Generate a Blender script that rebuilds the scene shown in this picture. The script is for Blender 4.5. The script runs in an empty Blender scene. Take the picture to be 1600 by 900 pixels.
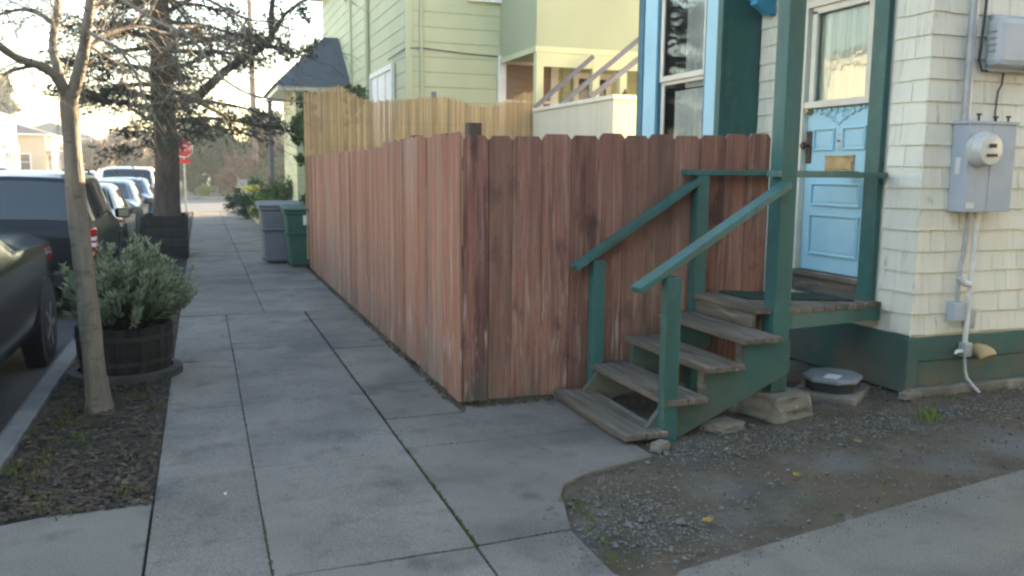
import bpy, bmesh, math, random
import numpy as np
from mathutils import Vector, Matrix
random.seed(7); np.random.seed(7)
S = bpy.context.scene
COL = S.collection
RND = random.random
def U(a, b): return a + (b - a) * random.random()

# ------------------------------------------------------------------ camera
FPX = 1330.0; CH = 1.6
def _ray(px, py):
    return Vector(((px - 800) / FPX, -(py - 450) / FPX, -1.0)).normalized()
_Y = _ray(312, 262); _Z = _ray(1220, 270).cross(_Y).normalized(); _X = _Y.cross(_Z)
ROT = Matrix((_X, _Y, _Z))
def at(px, py, x=None, y=None, z=None):
    d = ROT @ _ray(px, py)
    if z is not None: t = (z - CH) / d.z
    elif x is not None: t = x / d.x
    else: t = y / d.y
    return Vector((0, 0, CH)) + d * t
cam = bpy.data.cameras.new('camera'); camo = bpy.data.objects.new('camera', cam); COL.objects.link(camo)
M4 = ROT.to_4x4(); M4.translation = Vector((0, 0, CH)); camo.matrix_world = M4
cam.sensor_width = 36; cam.lens = 36 * FPX / 1600; cam.clip_end = 3000; cam.clip_start = 0.05
cam.dof.use_dof = True; cam.dof.focus_distance = 5.6; cam.dof.aperture_fstop = 3.2
S.camera = camo

# ------------------------------------------------------------------ materials
def _new(name):
    m = bpy.data.materials.new(name); m.use_nodes = True
    nt = m.node_tree; nt.nodes.clear()
    return m, nt
def mixc(nt, fac, a, b, blend='MIX'):
    n = nt.nodes.new('ShaderNodeMix'); n.data_type = 'RGBA'; n.blend_type = blend
    for sock, v in ((n.inputs[0], fac), (n.inputs[6], a), (n.inputs[7], b)):
        if isinstance(v, bpy.types.NodeSocket): nt.links.new(v, sock)
        elif isinstance(v, (int, float)): sock.default_value = v
        else: sock.default_value = (*v, 1)
    return n.outputs[2]
def noise(nt, scale, stretch=(1, 1, 1), detail=5, rough=.55, off=(0, 0, 0)):
    tc = nt.nodes.new('ShaderNodeTexCoord'); mp = nt.nodes.new('ShaderNodeMapping')
    mp.inputs['Scale'].default_value = stretch; mp.inputs['Location'].default_value = off
    nt.links.new(tc.outputs['Object'], mp.inputs[0])
    n = nt.nodes.new('ShaderNodeTexNoise'); n.inputs['Scale'].default_value = scale
    n.inputs['Detail'].default_value = detail; n.inputs['Roughness'].default_value = rough
    nt.links.new(mp.outputs[0], n.inputs['Vector'])
    return n.outputs['Fac']
def ramp(nt, f, a, b):
    n = nt.nodes.new('ShaderNodeMapRange'); n.inputs[1].default_value = a; n.inputs[2].default_value = b
    nt.links.new(f, n.inputs[0]); return n.outputs[0]
def mat(name, col, col2=None, rough=.8, scale=3., stretch=(1, 1, 1), bump=0., bscale=60., island=0., metal=0., spec=.3,
        stains=(), lo=.35, hi=.65, bstretch=None, island_hue=None):
    """two-tone noise colour, optional per-piece variation, stains (colour, scale, stretch, lo, hi, strength[, z range])"""
    m, nt = _new(name)
    out = nt.nodes.new('ShaderNodeOutputMaterial'); p = nt.nodes.new('ShaderNodeBsdfPrincipled')
    nt.links.new(p.outputs[0], out.inputs[0])
    col2 = col2 or tuple(c * .8 for c in col)
    c = mixc(nt, ramp(nt, noise(nt, scale, stretch), lo, hi), col, col2)
    for k, st in enumerate(stains):
        scol, ss, sst, a, b, strength = st[:6]
        f = ramp(nt, noise(nt, ss, sst, off=(3.7 * k + 1.3, 5.1, 2.2 * k)), a, b)
        mul = nt.nodes.new('ShaderNodeMath'); mul.operation = 'MULTIPLY'; mul.inputs[1].default_value = strength
        nt.links.new(f, mul.inputs[0]); f = mul.outputs[0]
        if len(st) > 6:
            tc = nt.nodes.new('ShaderNodeTexCoord'); sx = nt.nodes.new('ShaderNodeSeparateXYZ')
            nt.links.new(tc.outputs['Object'], sx.inputs[0])
            g = ramp(nt, sx.outputs[2], st[6], st[7])
            m2 = nt.nodes.new('ShaderNodeMath'); m2.operation = 'MULTIPLY'
            nt.links.new(f, m2.inputs[0]); nt.links.new(g, m2.inputs[1]); f = m2.outputs[0]
        c = mixc(nt, f, c, scol)
    if island:
        g = nt.nodes.new('ShaderNodeNewGeometry')
        if island_hue: 
            c = mixc(nt, ramp(nt, g.outputs['Random Per Island'], .25, 1.), c, mixc(nt, .5, c, island_hue))
        wn = nt.nodes.new('ShaderNodeTexWhiteNoise'); wn.noise_dimensions = '1D'
        nt.links.new(g.outputs['Random Per Island'], wn.inputs['W'])
        v = nt.nodes.new('ShaderNodeMapRange'); v.inputs[3].default_value = 1 - island; v.inputs[4].default_value = 1 + island
        nt.links.new(wn.outputs[0], v.inputs[0])
        h = nt.nodes.new('ShaderNodeHueSaturation'); nt.links.new(v.outputs[0], h.inputs['Value']); nt.links.new(c, h.inputs['Color'])
        c = h.outputs[0]
    nt.links.new(c, p.inputs['Base Color'])
    p.inputs['Roughness'].default_value = rough; p.inputs['Metallic'].default_value = metal
    p.inputs['Specular IOR Level'].default_value = spec
    if bump:
        b = nt.nodes.new('ShaderNodeBump'); b.inputs['Strength'].default_value = bump; b.inputs['Distance'].default_value = .01
        nt.links.new(noise(nt, bscale, bstretch or stretch, 4), b.inputs['Height']); nt.links.new(b.outputs[0], p.inputs['Normal'])
    return m
def glass(name, tint=(.9, .95, .95), boost=2.2, rough=.02):
    m, nt = _new(name)
    out = nt.nodes.new('ShaderNodeOutputMaterial'); mx = nt.nodes.new('ShaderNodeMixShader')
    tr = nt.nodes.new('ShaderNodeBsdfTransparent'); tr.inputs[0].default_value = (*tint, 1)
    gl = nt.nodes.new('ShaderNodeBsdfGlossy'); gl.inputs['Roughness'].default_value = rough
    fr = nt.nodes.new('ShaderNodeFresnel'); fr.inputs[0].default_value = 1.5
    mu = nt.nodes.new('ShaderNodeMath'); mu.operation = 'MULTIPLY'; mu.inputs[1].default_value = boost; mu.use_clamp = True
    bp = nt.nodes.new('ShaderNodeBump'); bp.inputs['Strength'].default_value = .08; bp.inputs['Distance'].default_value = .02
    nt.links.new(noise(nt, 3.), bp.inputs['Height'])
    nt.links.new(bp.outputs[0], gl.inputs['Normal'])
    nt.links.new(fr.outputs[0], mu.inputs[0]); nt.links.new(mu.outputs[0], mx.inputs[0])
    nt.links.new(tr.outputs[0], mx.inputs[1]); nt.links.new(gl.outputs[0], mx.inputs[2]); nt.links.new(mx.outputs[0], out.inputs[0])
    return m
def leafmat(name, col, col2, trans=.35):
    m, nt = _new(name)
    out = nt.nodes.new('ShaderNodeOutputMaterial'); p = nt.nodes.new('ShaderNodeBsdfPrincipled'); t = nt.nodes.new('ShaderNodeBsdfTranslucent')
    mx = nt.nodes.new('ShaderNodeMixShader'); mx.inputs[0].default_value = trans
    g = nt.nodes.new('ShaderNodeNewGeometry')
    c = mixc(nt, g.outputs['Random Per Island'], col, col2)
    c = mixc(nt, ramp(nt, noise(nt, 1.6), .35, .65), c, mixc(nt, .5, c, col2))
    nt.links.new(c, p.inputs['Base Color']); nt.links.new(c, t.inputs[0]); p.inputs['Roughness'].default_value = .7
    p.inputs['Specular IOR Level'].default_value = .2
    nt.links.new(p.outputs[0], mx.inputs[1]); nt.links.new(t.outputs[0], mx.inputs[2]); nt.links.new(mx.outputs[0], out.inputs[0])
    return m

G_ = (1, 1, .06)
MT = {}
MT['concrete'] = mat('concrete', (.235, .204, .172), (.165, .145, .123), .9, 1.6, bump=.5, bscale=120, island=.15,
    stains=(((.075, .069, .063), 1.1, (1, 1, 1), .50, .66, .75), ((.055, .05, .045), 3.2, (1, 1, 1), .57, .70, .65), ((.10, .085, .07), 7, (1, 1, 1), .56, .70, .5), ((.21, .205, .197), 9, (1, 1, 1), .6, .75, .35), ((.07, .07, .065), 26, (1, 1, 1), .66, .76, .5)))
def crack(m, col=(.05, .047, .043), scale=.55, width=.005, lo=.575):
    nt = m.node_tree; p = [n for n in nt.nodes if n.type == 'BSDF_PRINCIPLED'][0]; src = p.inputs['Base Color'].links[0].from_socket
    tc = nt.nodes.new('ShaderNodeTexCoord'); nz = nt.nodes.new('ShaderNodeTexNoise'); nz.inputs['Scale'].default_value = 3.; nz.inputs['Detail'].default_value = 6
    nt.links.new(tc.outputs['Object'], nz.inputs['Vector']); ad = nt.nodes.new('ShaderNodeMix'); ad.data_type = 'RGBA'; ad.blend_type = 'LINEAR_LIGHT'; ad.inputs[0].default_value = .22
    nt.links.new(tc.outputs['Object'], ad.inputs[6]); nt.links.new(nz.outputs['Color'], ad.inputs[7])
    v = nt.nodes.new('ShaderNodeTexVoronoi'); v.feature = 'DISTANCE_TO_EDGE'; v.inputs['Scale'].default_value = scale; nt.links.new(ad.outputs[2], v.inputs['Vector'])
    f = ramp(nt, v.outputs['Distance'], width, width * .25); g_ = ramp(nt, noise(nt, .7, off=(9, 4, 2)), lo, lo + .05)
    mu = nt.nodes.new('ShaderNodeMath'); mu.operation = 'MULTIPLY'; nt.links.new(f, mu.inputs[0]); nt.links.new(g_, mu.inputs[1])
    sp = mixc(nt, ramp(nt, noise(nt, 160, detail=2), .38, .62), mixc(nt, .42, src, (.04, .037, .033)), mixc(nt, .16, src, (.4, .385, .36)))
    nt.links.new(mixc(nt, mu.outputs[0], sp, col), p.inputs['Base Color'])
MT['apron'] = mat('apron', (.21, .19, .158), (.155, .142, .12), .92, 1.1, bump=.4, bscale=120,
    stains=(((.09, .082, .068), 1.7, (1, 1, 1), .50, .68, .7), ((.07, .064, .055), 5, (1, 1, 1), .58, .7, .5), ((.23, .22, .2), 12, (1, 1, 1), .6, .75, .4)))
crack(MT['concrete']); crack(MT['apron'], scale=.4)
MT['kerb'] = mat('kerb', (.2, .2, .195), (.13, .13, .125), .92, 3, bump=.4, bscale=90)
MT['asphalt'] = mat('asphalt', (.06, .06, .062), (.045, .045, .047), .9, 2, bump=.3, bscale=200)
MT['asphalt_light'] = mat('asphalt_light', (.13, .135, .14), (.10, .105, .11), .9, 1, bump=.2, bscale=120)
MT['soil'] = mat('soil', (.055, .042, .032), (.035, .028, .022), .95, 6, bump=.8, bscale=45, stains=(((.05, .065, .025), 2.2, (1, 1, 1), .55, .7, .5),))
MT['dirt'] = mat('dirt', (.122, .092, .062), (.08, .062, .042), .95, 2.4, bump=.9, bscale=55,
    stains=(((.15, .15, .15), 1.1, (1, 1, 1), .5, .68, .75), ((.055, .048, .038), 1.9, (1, 1, 1), .56, .7, .6), ((.06, .085, .03), 3.1, (1, 1, 1), .62, .74, .5)))
MT['pebble'] = mat('pebble', (.165, .158, .148), (.11, .104, .096), .9, 8, island=.4)
MT['flake'] = mat('flake', (.10, .07, .045), (.05, .038, .028), .9, 8, island=.5)
MT['grass'] = leafmat('grass', (.07, .11, .025), (.13, .15, .04))
MT['moss'] = leafmat('moss', (.06, .085, .02), (.11, .12, .04))
MT['yellow_leaf'] = mat('yellow_leaf', (.34, .215, .03), (.24, .14, .03), .7, 20)
MT['redwood'] = mat('redwood', (.315, .142, .105), (.195, .082, .062), .85, 1.4, (9, 9, .5), .35, 5, .17, lo=.3, hi=.7, bstretch=(30, 30, 1.2), island_hue=(.25, .15, .105),
    stains=(((.42, .29, .20), 2.2, (16, 16, .7), .55, .72, .7), ((.09, .042, .035), 6, (22, 22, .45), .53, .64, .55), ((.46, .33, .25), 7, (26, 26, .5), .58, .68, .5), ((.10, .045, .04), 1.5, (13, 13, .7), .50, .66, .85),
            ((.075, .034, .032), 3.6, (1.5, 1.5, .7), .56, .68, .85), ((.42, .33, .27), 4.5, (5, 5, .6), .58, .66, .8, 1.3, .35), ((.38, .32, .29), 2.0, (22, 22, .5), .60, .70, .6),
            ((.085, .08, .06), 2.6, (1.5, 1.5, 1), .36, .60, .9, .38, .0), ((.27, .215, .175), .55, (1, 1, .25), .55, .70, .6)))
MT['redwood_street_lit'] = mat('redwood_street_lit', (.325, .138, .083), (.20, .08, .05), .85, 1.4, (9, 9, .5), .35, 5, .17, lo=.3, hi=.7, bstretch=(30, 30, 1.2), island_hue=(.34, .23, .17),  # lighter copy of redwood: the street side's brighter light is in the colour
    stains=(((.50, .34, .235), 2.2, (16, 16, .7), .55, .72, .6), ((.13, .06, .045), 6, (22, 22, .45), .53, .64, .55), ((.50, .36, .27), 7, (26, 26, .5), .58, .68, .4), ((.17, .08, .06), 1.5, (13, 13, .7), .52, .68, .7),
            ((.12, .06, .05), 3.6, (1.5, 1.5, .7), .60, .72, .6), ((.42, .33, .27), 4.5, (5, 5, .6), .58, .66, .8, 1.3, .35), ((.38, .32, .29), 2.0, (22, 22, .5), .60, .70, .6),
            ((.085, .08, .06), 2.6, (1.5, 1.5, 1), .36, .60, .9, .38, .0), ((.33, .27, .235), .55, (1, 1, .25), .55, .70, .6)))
MT['post_wood'] = mat('post_wood', (.13, .10, .075), (.08, .065, .05), .9, 2, (10, 10, .6), .3, 8)
MT['old_wood'] = mat('old_wood', (.175, .143, .112), (.105, .088, .07), .85, 2.2, (9, .8, 9), .4, 5, .12, bstretch=(40, 2, 40),
    stains=(((.34, .30, .25), 2., (12, 1, 12), .56, .7, .7), ((.065, .058, .05), 2.3, (3, 1, 3), .56, .7, .7)))
MT['old_wood_x'] = mat('old_wood_x', (.24, .19, .145), (.14, .115, .09), .85, 2.2, (.8, 9, 9), .4, 5, .12, bstretch=(2, 40, 40),
    stains=(((.36, .30, .24), 2., (1, 12, 12), .56, .7, .7), ((.07, .06, .05), 2.3, (1, 3, 3), .56, .7, .7)))
MT['teal'] = mat('teal', (.036, .125, .112), (.03, .105, .095), .5, 3, bump=.12, bscale=30, spec=.4,
    stains=(((.045, .065, .052), 3, (2, 2, .5), .50, .72, .7), ((.085, .165, .15), 5, (2, 2, 1), .54, .72, .45), ((.12, .13, .108), 14, (1, 1, .6), .66, .70, .7)))
MT['teal_dirty'] = mat('teal_dirty', (.04, .115, .10), (.035, .095, .085), .6, 3, bump=.15, bscale=30,
    stains=(((.13, .11, .08), 2.2, (1, 1, 1), .36, .58, .9, .42, .08), ((.06, .085, .07), 6, (1, 1, .5), .56, .7, .6)))
MT['cream'] = mat('cream', (.77, .745, .635), (.70, .675, .575), .6, 2, (3, 3, .6), .25, 40, .035, bstretch=(60, 60, 3),
    stains=(((.45, .42, .34), 3, (8, 8, .5), .56, .74, .55), ((.26, .235, .19), 7, (2, 2, .6), .66, .74, .6), ((.38, .35, .30), 2.5, (1, 1, 1), .45, .68, .4, .7, .43)))
MT['cream_trim'] = mat('cream_trim', (.70, .66, .56), (.62, .58, .49), .5, 4, bump=.1)
MT['blue'] = mat('blue', (.36, .60, .70), (.33, .56, .66), .45, 3, bump=.1, bscale=25, stains=(((.14, .28, .36), 5, (3, 3, 1), .64, .78, .4),))
MT['blue_dark'] = mat('blue_dark', (.04, .16, .25), (.035, .13, .2), .5, 3)
MT['bright_blue'] = mat('bright_blue', (.07, .34, .56), (.06, .30, .5), .45, 3)
MT['brass'] = mat('brass', (.42, .34, .20), (.30, .24, .14), .5, 12, metal=.6)
MT['dial_glass'] = mat('dial_glass', (.55, .56, .54), (.48, .49, .47), .2, 6, spec=.7)
MT['rust_iron'] = mat('rust_iron', (.10, .07, .055), (.06, .045, .04), .6, 12, metal=.3)
MT['meter_grey'] = mat('meter_grey', (.42, .46, .52), (.37, .41, .47), .45, 4, bump=.05, stains=(((.25, .27, .29), 6, (3, 3, 1), .63, .75, .5),))
MT['utility_grey'] = mat('utility_grey', (.50, .52, .55), (.45, .47, .50), .5, 3)
MT['pipe_grey'] = mat('pipe_grey', (.42, .44, .46), (.30, .32, .34), .45, 6, metal=.3)
MT['pipe_white'] = mat('pipe_white', (.72, .72, .70), (.6, .6, .58), .45, 6)
MT['cable'] = mat('cable', (.05, .05, .05), (.08, .08, .08), .6)
MT['chrome'] = mat('chrome', (.62, .63, .62), (.5, .5, .5), .25, 6, metal=.9)
MT['label_white'] = mat('label_white', (.72, .72, .70), (.6, .6, .6), .5, 10)
MT['black_plastic'] = mat('black_plastic', (.02, .02, .022), (.028, .028, .03), .55, 5)
MT['lid_grey'] = mat('lid_grey', (.24, .26, .28), (.20, .215, .23), .55, 5, stains=(((.14, .14, .13), 7, (1, 1, 1), .6, .75, .5),))
MT['vent_tan'] = mat('vent_tan', (.48, .36, .19), (.36, .27, .15), .7, 6)
MT['stone'] = mat('stone', (.22, .195, .165), (.14, .125, .105), .92, 5, bump=.8, bscale=22, stains=(((.36, .32, .27), 6, (1, 1, 1), .58, .7, .7),))
MT['mat_green'] = mat('mat_green', (.022, .045, .036), (.03, .055, .045), .95, 30, bump=.5, bscale=250)
MT['siding'] = mat('siding', (.465, .485, .33), (.425, .445, .30), .65, 1.2, bump=.1, bscale=30, stains=(((.42, .44, .27), 2, (3, 3, .5), .6, .78, .4),))
MT['siding_line'] = mat('siding_line', (.31, .325, .21), (.28, .295, .19), .8)
MT['siding_pale'] = mat('siding_pale', (.56, .56, .36), (.5, .5, .32), .65, 1.2)
MT['white_trim'] = mat('white_trim', (.76, .76, .73), (.68, .68, .66), .5, 4)
MT['shed'] = mat('shed', (.62, .57, .44), (.55, .50, .39), .7, 1.5, (4, 4, .5), stains=(((.42, .38, .30), 2.5, (6, 6, .5), .58, .75, .5),))
MT['slate'] = mat('slate', (.10, .11, .135), (.07, .078, .095), .8, 4, (1, 1, 6))
MT['lilac'] = mat('lilac', (.115, .12, .165), (.10, .105, .145), .6)
MT['blinds'] = mat('blinds', (.26, .17, .11), (.18, .11, .07), .6, 2, (1, 1, 30))
MT['bamboo'] = mat('bamboo', (.47, .335, .175), (.31, .215, .115), .7, 3, (25, 25, .5), island=.42, lo=.3, hi=.7,
    stains=(((.30, .21, .12), 2.5, (7, 7, 1.2), .55, .72, .55), ((.54, .41, .24), 2.2, (24, 24, 1), .6, .72, .6)))
MT['dark_room'] = mat('dark_room', (.03, .028, .026), (.04, .036, .033), .9)
MT['curtain'] = mat('curtain', (.84, .86, .85), (.74, .76, .76), .9, 2, (14, 14, .3))
MT['curtain_y'] = mat('curtain_y', (.85, .86, .70), (.74, .76, .62), .9, 2, (14, 14, .3))
MT['glass'] = glass('glass', boost=4.2); MT['glass_soft'] = glass('glass_soft', boost=2.2)
MT['bark_pale'] = mat('bark_pale', (.27, .225, .175), (.17, .14, .11), .85, 6, (2.5, 2.5, .5), .8, 26, stains=(((.10, .082, .065), 9, (1, 1, 2.2), .56, .68, .7), ((.33, .30, .24), 4, (1.5, 1.5, .8), .58, .72, .5)))
MT['bark_dark'] = mat('bark_dark', (.10, .078, .062), (.058, .046, .037), .92, 6, (2, 2, .5), .9, 14)
MT['conifer'] = leafmat('conifer', (.035, .055, .04), (.07, .09, .055), .3)
MT['leaf_green'] = leafmat('leaf_green', (.045, .085, .025), (.09, .13, .04), .15)
MT['leaf_bright'] = leafmat('leaf_bright', (.10, .17, .03), (.17, .22, .06))
MT['leaf_dark'] = leafmat('leaf_dark', (.03, .055, .025), (.06, .085, .035), .15)
MT['leaf_tan'] = leafmat('leaf_tan', (.20, .145, .085), (.13, .10, .06), .15)
MT['leaf_russet'] = leafmat('leaf_russet', (.15, .075, .05), (.20, .12, .075), .15)
MT['leaf_sage'] = leafmat('leaf_sage', (.20, .25, .14), (.30, .34, .20))
MT['flower_yellow'] = leafmat('flower_yellow', (.65, .55, .08), (.7, .62, .2))
MT['barrel'] = mat('barrel', (.042, .035, .03), (.028, .024, .021), .9, 2, (8, 8, .5), .4, 8, .25, stains=(((.085, .08, .072), 3, (3, 3, .6), .6, .74, .5),))
MT['barrel_band'] = mat('barrel_band', (.085, .08, .075), (.06, .056, .052), .7, 6, metal=.4)
MT['concrete_ring'] = mat('concrete_ring', (.095, .09, .082), (.06, .056, .05), .9, 4, bump=.5, bscale=50)
MT['bin_grey'] = mat('bin_grey', (.165, .16, .18), (.14, .137, .15), .6, 3, spec=.4, stains=(((.10, .095, .09), 5, (2, 2, .7), .55, .72, .6),))
MT['bin_green'] = mat('bin_green', (.032, .098, .066), (.026, .082, .056), .55, 3, spec=.4, stains=(((.06, .085, .07), 5, (2, 2, .7), .55, .72, .6),))
MT['black_paint'] = mat('black_paint', (.014, .015, .017), (.012, .013, .015), .32, 2, spec=.3)
MT['black_dull'] = mat('black_dull', (.012, .013, .014), (.014, .015, .016), .14, 2, spec=.5)
MT['roof_sheen_paint'] = mat('roof_sheen_paint', (.33, .35, .35), (.30, .32, .32), .25, 2, spec=.6)
MT['sage_paint'] = mat('sage_paint', (.20, .225, .205), (.18, .205, .19), .25, 2, spec=.6)
MT['bluegrey_paint'] = mat('bluegrey_paint', (.15, .17, .20), (.13, .15, .18), .25, 2, spec=.6)
MT['white_paint'] = mat('white_paint', (.70, .70, .70), (.64, .64, .64), .3, 2, spec=.6)
MT['blue_paint'] = mat('blue_paint', (.06, .14, .27), (.05, .12, .24), .25, 2, spec=.6)
MT['car_glass'] = mat('car_glass', (.012, .014, .016), (.016, .018, .02), .06, 2, spec=.8)
MT['tyre'] = mat('tyre', (.018, .018, .018), (.025, .025, .025), .85, 10)
MT['rim'] = mat('rim', (.22, .22, .23), (.17, .17, .18), .45, 5, metal=.6)
MT['tail_red'] = mat('tail_red', (.42, .012, .012), (.3, .01, .01), .2, 5, spec=.6)
MT['tail_white'] = mat('tail_white', (.75, .72, .72), (.65, .6, .6), .2, 5, spec=.6)
MT['sign_red'] = mat('sign_red', (.50, .03, .03), (.42, .03, .03), .45, 3)
MT['galv'] = mat('galv', (.42, .42, .40), (.33, .33, .32), .5, 4, metal=.4)
MT['pole_wood'] = mat('pole_wood', (.22, .16, .11), (.15, .11, .08), .9, 2, (4, 4, .3))
MT['house_white'] = mat('house_white', (.70, .67, .60), (.62, .60, .54), .7, 1)
MT['house_tan'] = mat('house_tan', (.52, .46, .36), (.46, .40, .32), .7, 1)
MT['blocker_dim'] = mat('blocker_dim', (.085, .09, .095), (.07, .074, .08), .8, 1)  # kept dark so the added house bounces little light
MT['siding_porch'] = mat('siding_porch', (.36, .385, .26), (.33, .355, .24), .65, 1.2, bump=.1, bscale=30)
MT['roof_brown'] = mat('roof_brown', (.16, .14, .13), (.12, .105, .10), .85, 3)
MT['window_dark'] = mat('window_dark', (.04, .045, .05), (.06, .065, .07), .15, 1, spec=.6)
MT['seat_ochre'] = mat('seat_ochre', (.45, .30, .08), (.35, .22, .06), .8)
MT['fence_grey'] = mat('fence_grey', (.26, .27, .27), (.2, .21, .21), .8, 3)

# ------------------------------------------------------------------ mesh helpers
OFF = {}
class MB:
    def __init__(s): s.v = []; s.f = []; s.mi = []
    def add(s, vs, fs, mi=0):
        b = len(s.v); s.v += [tuple(v) for v in vs]; s.f += [tuple(i + b for i in f) for f in fs]; s.mi += [mi] * len(fs); return s
    def box(s, x0, x1, y0, y1, z0, z1, mi=0):
        return s.add([(x0, y0, z0), (x1, y0, z0), (x1, y1, z0), (x0, y1, z0), (x0, y0, z1), (x1, y0, z1), (x1, y1, z1), (x0, y1, z1)],
                     [(0, 3, 2, 1), (4, 5, 6, 7), (0, 1, 5, 4), (1, 2, 6, 5), (2, 3, 7, 6), (3, 0, 4, 7)], mi)
    def prism(s, poly, axis, a, b, mi=0):
        """poly 2D extruded along axis from a to b; poly coords are the other two axes in order"""
        n = len(poly)
        def P(p, t):
            return {'x': (t, p[0], p[1]), 'y': (p[0], t, p[1]), 'z': (p[0], p[1], t)}[axis]
        vs = [P(p, a) for p in poly] + [P(p, b) for p in poly]
        return s.add(vs, [tuple(range(n))[::-1], tuple(range(n, 2 * n))] + [(i, (i + 1) % n, n + (i + 1) % n, n + i) for i in range(n)], mi)
    def bar(s, p, q, w, h, up=(0, 0, 1), mi=0):
        p = Vector(p); q = Vector(q); d = (q - p).normalized(); r = d.cross(Vector(up)).normalized(); u = r.cross(d)
        vs = [e + r * (a * w / 2) + u * (b * h / 2) for e in (p, q) for a, b in ((-1, -1), (1, -1), (1, 1), (-1, 1))]
        return s.add(vs, [(0, 1, 2, 3), (7, 6, 5, 4), (0, 4, 5, 1), (1, 5, 6, 2), (2, 6, 7, 3), (3, 7, 4, 0)], mi)
    def tube(s, pts, rad, n=8, mi=0, cap=True):
        pts = [Vector(p) for p in pts]; k = len(pts)
        if not hasattr(rad, '__len__'): rad = [rad] * k
        vs = []; ref = None
        for i, p in enumerate(pts):
            d = (pts[min(i + 1, k - 1)] - pts[max(i - 1, 0)]).normalized()
            if ref is None: ref = d.orthogonal().normalized()
            r = (ref - d * ref.dot(d))
            r = r.normalized() if r.length > 1e-5 else d.orthogonal().normalized()
            ref = r; u = d.cross(r)
            for j in range(n):
                a = 2 * math.pi * j / n; vs.append(p + (r * math.cos(a) + u * math.sin(a)) * rad[i])
        fs = [(i * n + j, i * n + (j + 1) % n, (i + 1) * n + (j + 1) % n, (i + 1) * n + j) for i in range(k - 1) for j in range(n)]
        if cap: fs += [tuple(range(n))[::-1], tuple((k - 1) * n + j for j in range(n))]
        return s.add(vs, fs, mi)
    def lathe(s, prof, c, axis='z', n=24, mi=0, sx=1., sy=1., cap=True):
        """prof: (radius, height) along the axis"""
        vs = []
        for r, h in prof:
            for j in range(n):
                a = 2 * math.pi * j / n; x, y = r * math.cos(a) * sx, r * math.sin(a) * sy
                vs.append({'z': (c[0] + x, c[1] + y, c[2] + h), 'y': (c[0] + x, c[1] + h, c[2] + y), 'x': (c[0] + h, c[1] + x, c[2] + y)}[axis])
        k = len(prof)
        fs = [(i * n + j, i * n + (j + 1) % n, (i + 1) * n + (j + 1) % n, (i + 1) * n + j) for i in range(k - 1) for j in range(n)]
        if cap: fs += [tuple(range(n))[::-1], tuple((k - 1) * n + j for j in range(n))]
        return s.add(vs, fs, mi)
    def leaf(s, c, size, asp=.5, mi=0):
        n = Vector((U(-1, 1), U(-1, 1), U(-1, 1)))
        if n.length < .05: n = Vector((0, 0, 1))
        n.normalize(); a = n.orthogonal().normalized(); b = n.cross(a); t = U(0, 6.3)
        d = a * math.cos(t) + b * math.sin(t); e = n.cross(d)
        c = Vector(c); k = size * .5
        return s.add([c - d * k, c + e * k * asp, c + d * k, c - e * k * asp], [(0, 1, 2, 3)], mi)
    def build(s, name, m, parent=None, loc=None, smooth=False, bevel=0, fix=True):
        me = bpy.data.meshes.new(name)
        off = Vector(OFF[parent.name]) if parent is not None else Vector(loc or (0, 0, 0))
        me.from_pydata([(v[0] - off.x, v[1] - off.y, v[2] - off.z) for v in s.v], [], s.f)
        ms = m if isinstance(m, (list, tuple)) else [m]
        for x in ms: me.materials.append(MT[x])
        if len(ms) > 1: me.polygons.foreach_set('material_index', s.mi)
        if fix and len(s.f) < 60000:
            bm = bmesh.new(); bm.from_mesh(me); bmesh.ops.recalc_face_normals(bm, faces=bm.faces); bm.to_mesh(me); bm.free()
        if smooth:
            me.polygons.foreach_set('use_smooth', [True] * len(me.polygons))
            try: me.set_sharp_from_angle(angle=math.radians(42))
            except Exception: pass
        me.update()
        o = bpy.data.objects.new(name, me); COL.objects.link(o)
        if parent is not None: o.parent = parent; OFF[o.name] = off
        else: o.location = off; OFF[o.name] = off
        if bevel:
            b = o.modifiers.new('bevel', 'BEVEL'); b.width = bevel; b.segments = 2; b.limit_method = 'ANGLE'; b.angle_limit = math.radians(50)
        return o
def tag(o, label=None, cat=None, group=None, kind=None):
    if label: o['label'] = label
    if cat: o['category'] = cat
    if group: o['group'] = group
    if kind: o['kind'] = kind
    return o
def thing(name, label, cat, loc, group=None):
    o = bpy.data.objects.new(name, None); COL.objects.link(o); o.location = loc; o.empty_display_size = .2
    OFF[o.name] = Vector(loc); return tag(o, label, cat, group)
def clone(o, parent=None):
    c = o.copy(); COL.objects.link(c); c.parent = parent
    OFF[c.name] = OFF.get(o.name, Vector((0, 0, 0)))
    for ch in list(o.children): clone(ch, c)
    return c
def sheetx(x, y0, y1, z0, z1): return MB().add([(x, y0, z0), (x, y1, z0), (x, y1, z1), (x, y0, z1)], [(3, 2, 1, 0)])
def box(*a): return MB().box(*a)

# ------------------------------------------------------------------ ground, street, sidewalk
def sheet(name, poly, z, m, sub=None):
    mb = MB(); mb.add([(x, y, z) for x, y in poly], [tuple(range(len(poly)))])
    return tag(mb.build(name, m, fix=False), kind='structure')
mb = MB(); mb.add([(-1.21, -40, -.06), (600, -40, -.06), (600, 34, -.06), (-1.21, 34, -.06)], [(0, 1, 2, 3)])
mb.add([(-600, -40, -.16), (-1.2, -40, -.16), (-1.2, 34, -.16), (-600, 34, -.16)], [(0, 1, 2, 3)])
mb.add([(-600, 33.4, -.17), (600, 33.4, -.17), (600, 900, -.17), (-600, 900, -.17)], [(0, 1, 2, 3)])
tag(mb.build('ground', 'dirt', fix=False), kind='structure')
sheet('road', [(-10.4, -40), (-1.22, -40), (-1.22, 34.0), (-10.4, 34.0)], -.13, 'asphalt')
sheet('cross_street', [(-600, 34.004), (600, 34.004), (600, 49.5), (-600, 49.5)], -.13, 'asphalt_light')
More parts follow.
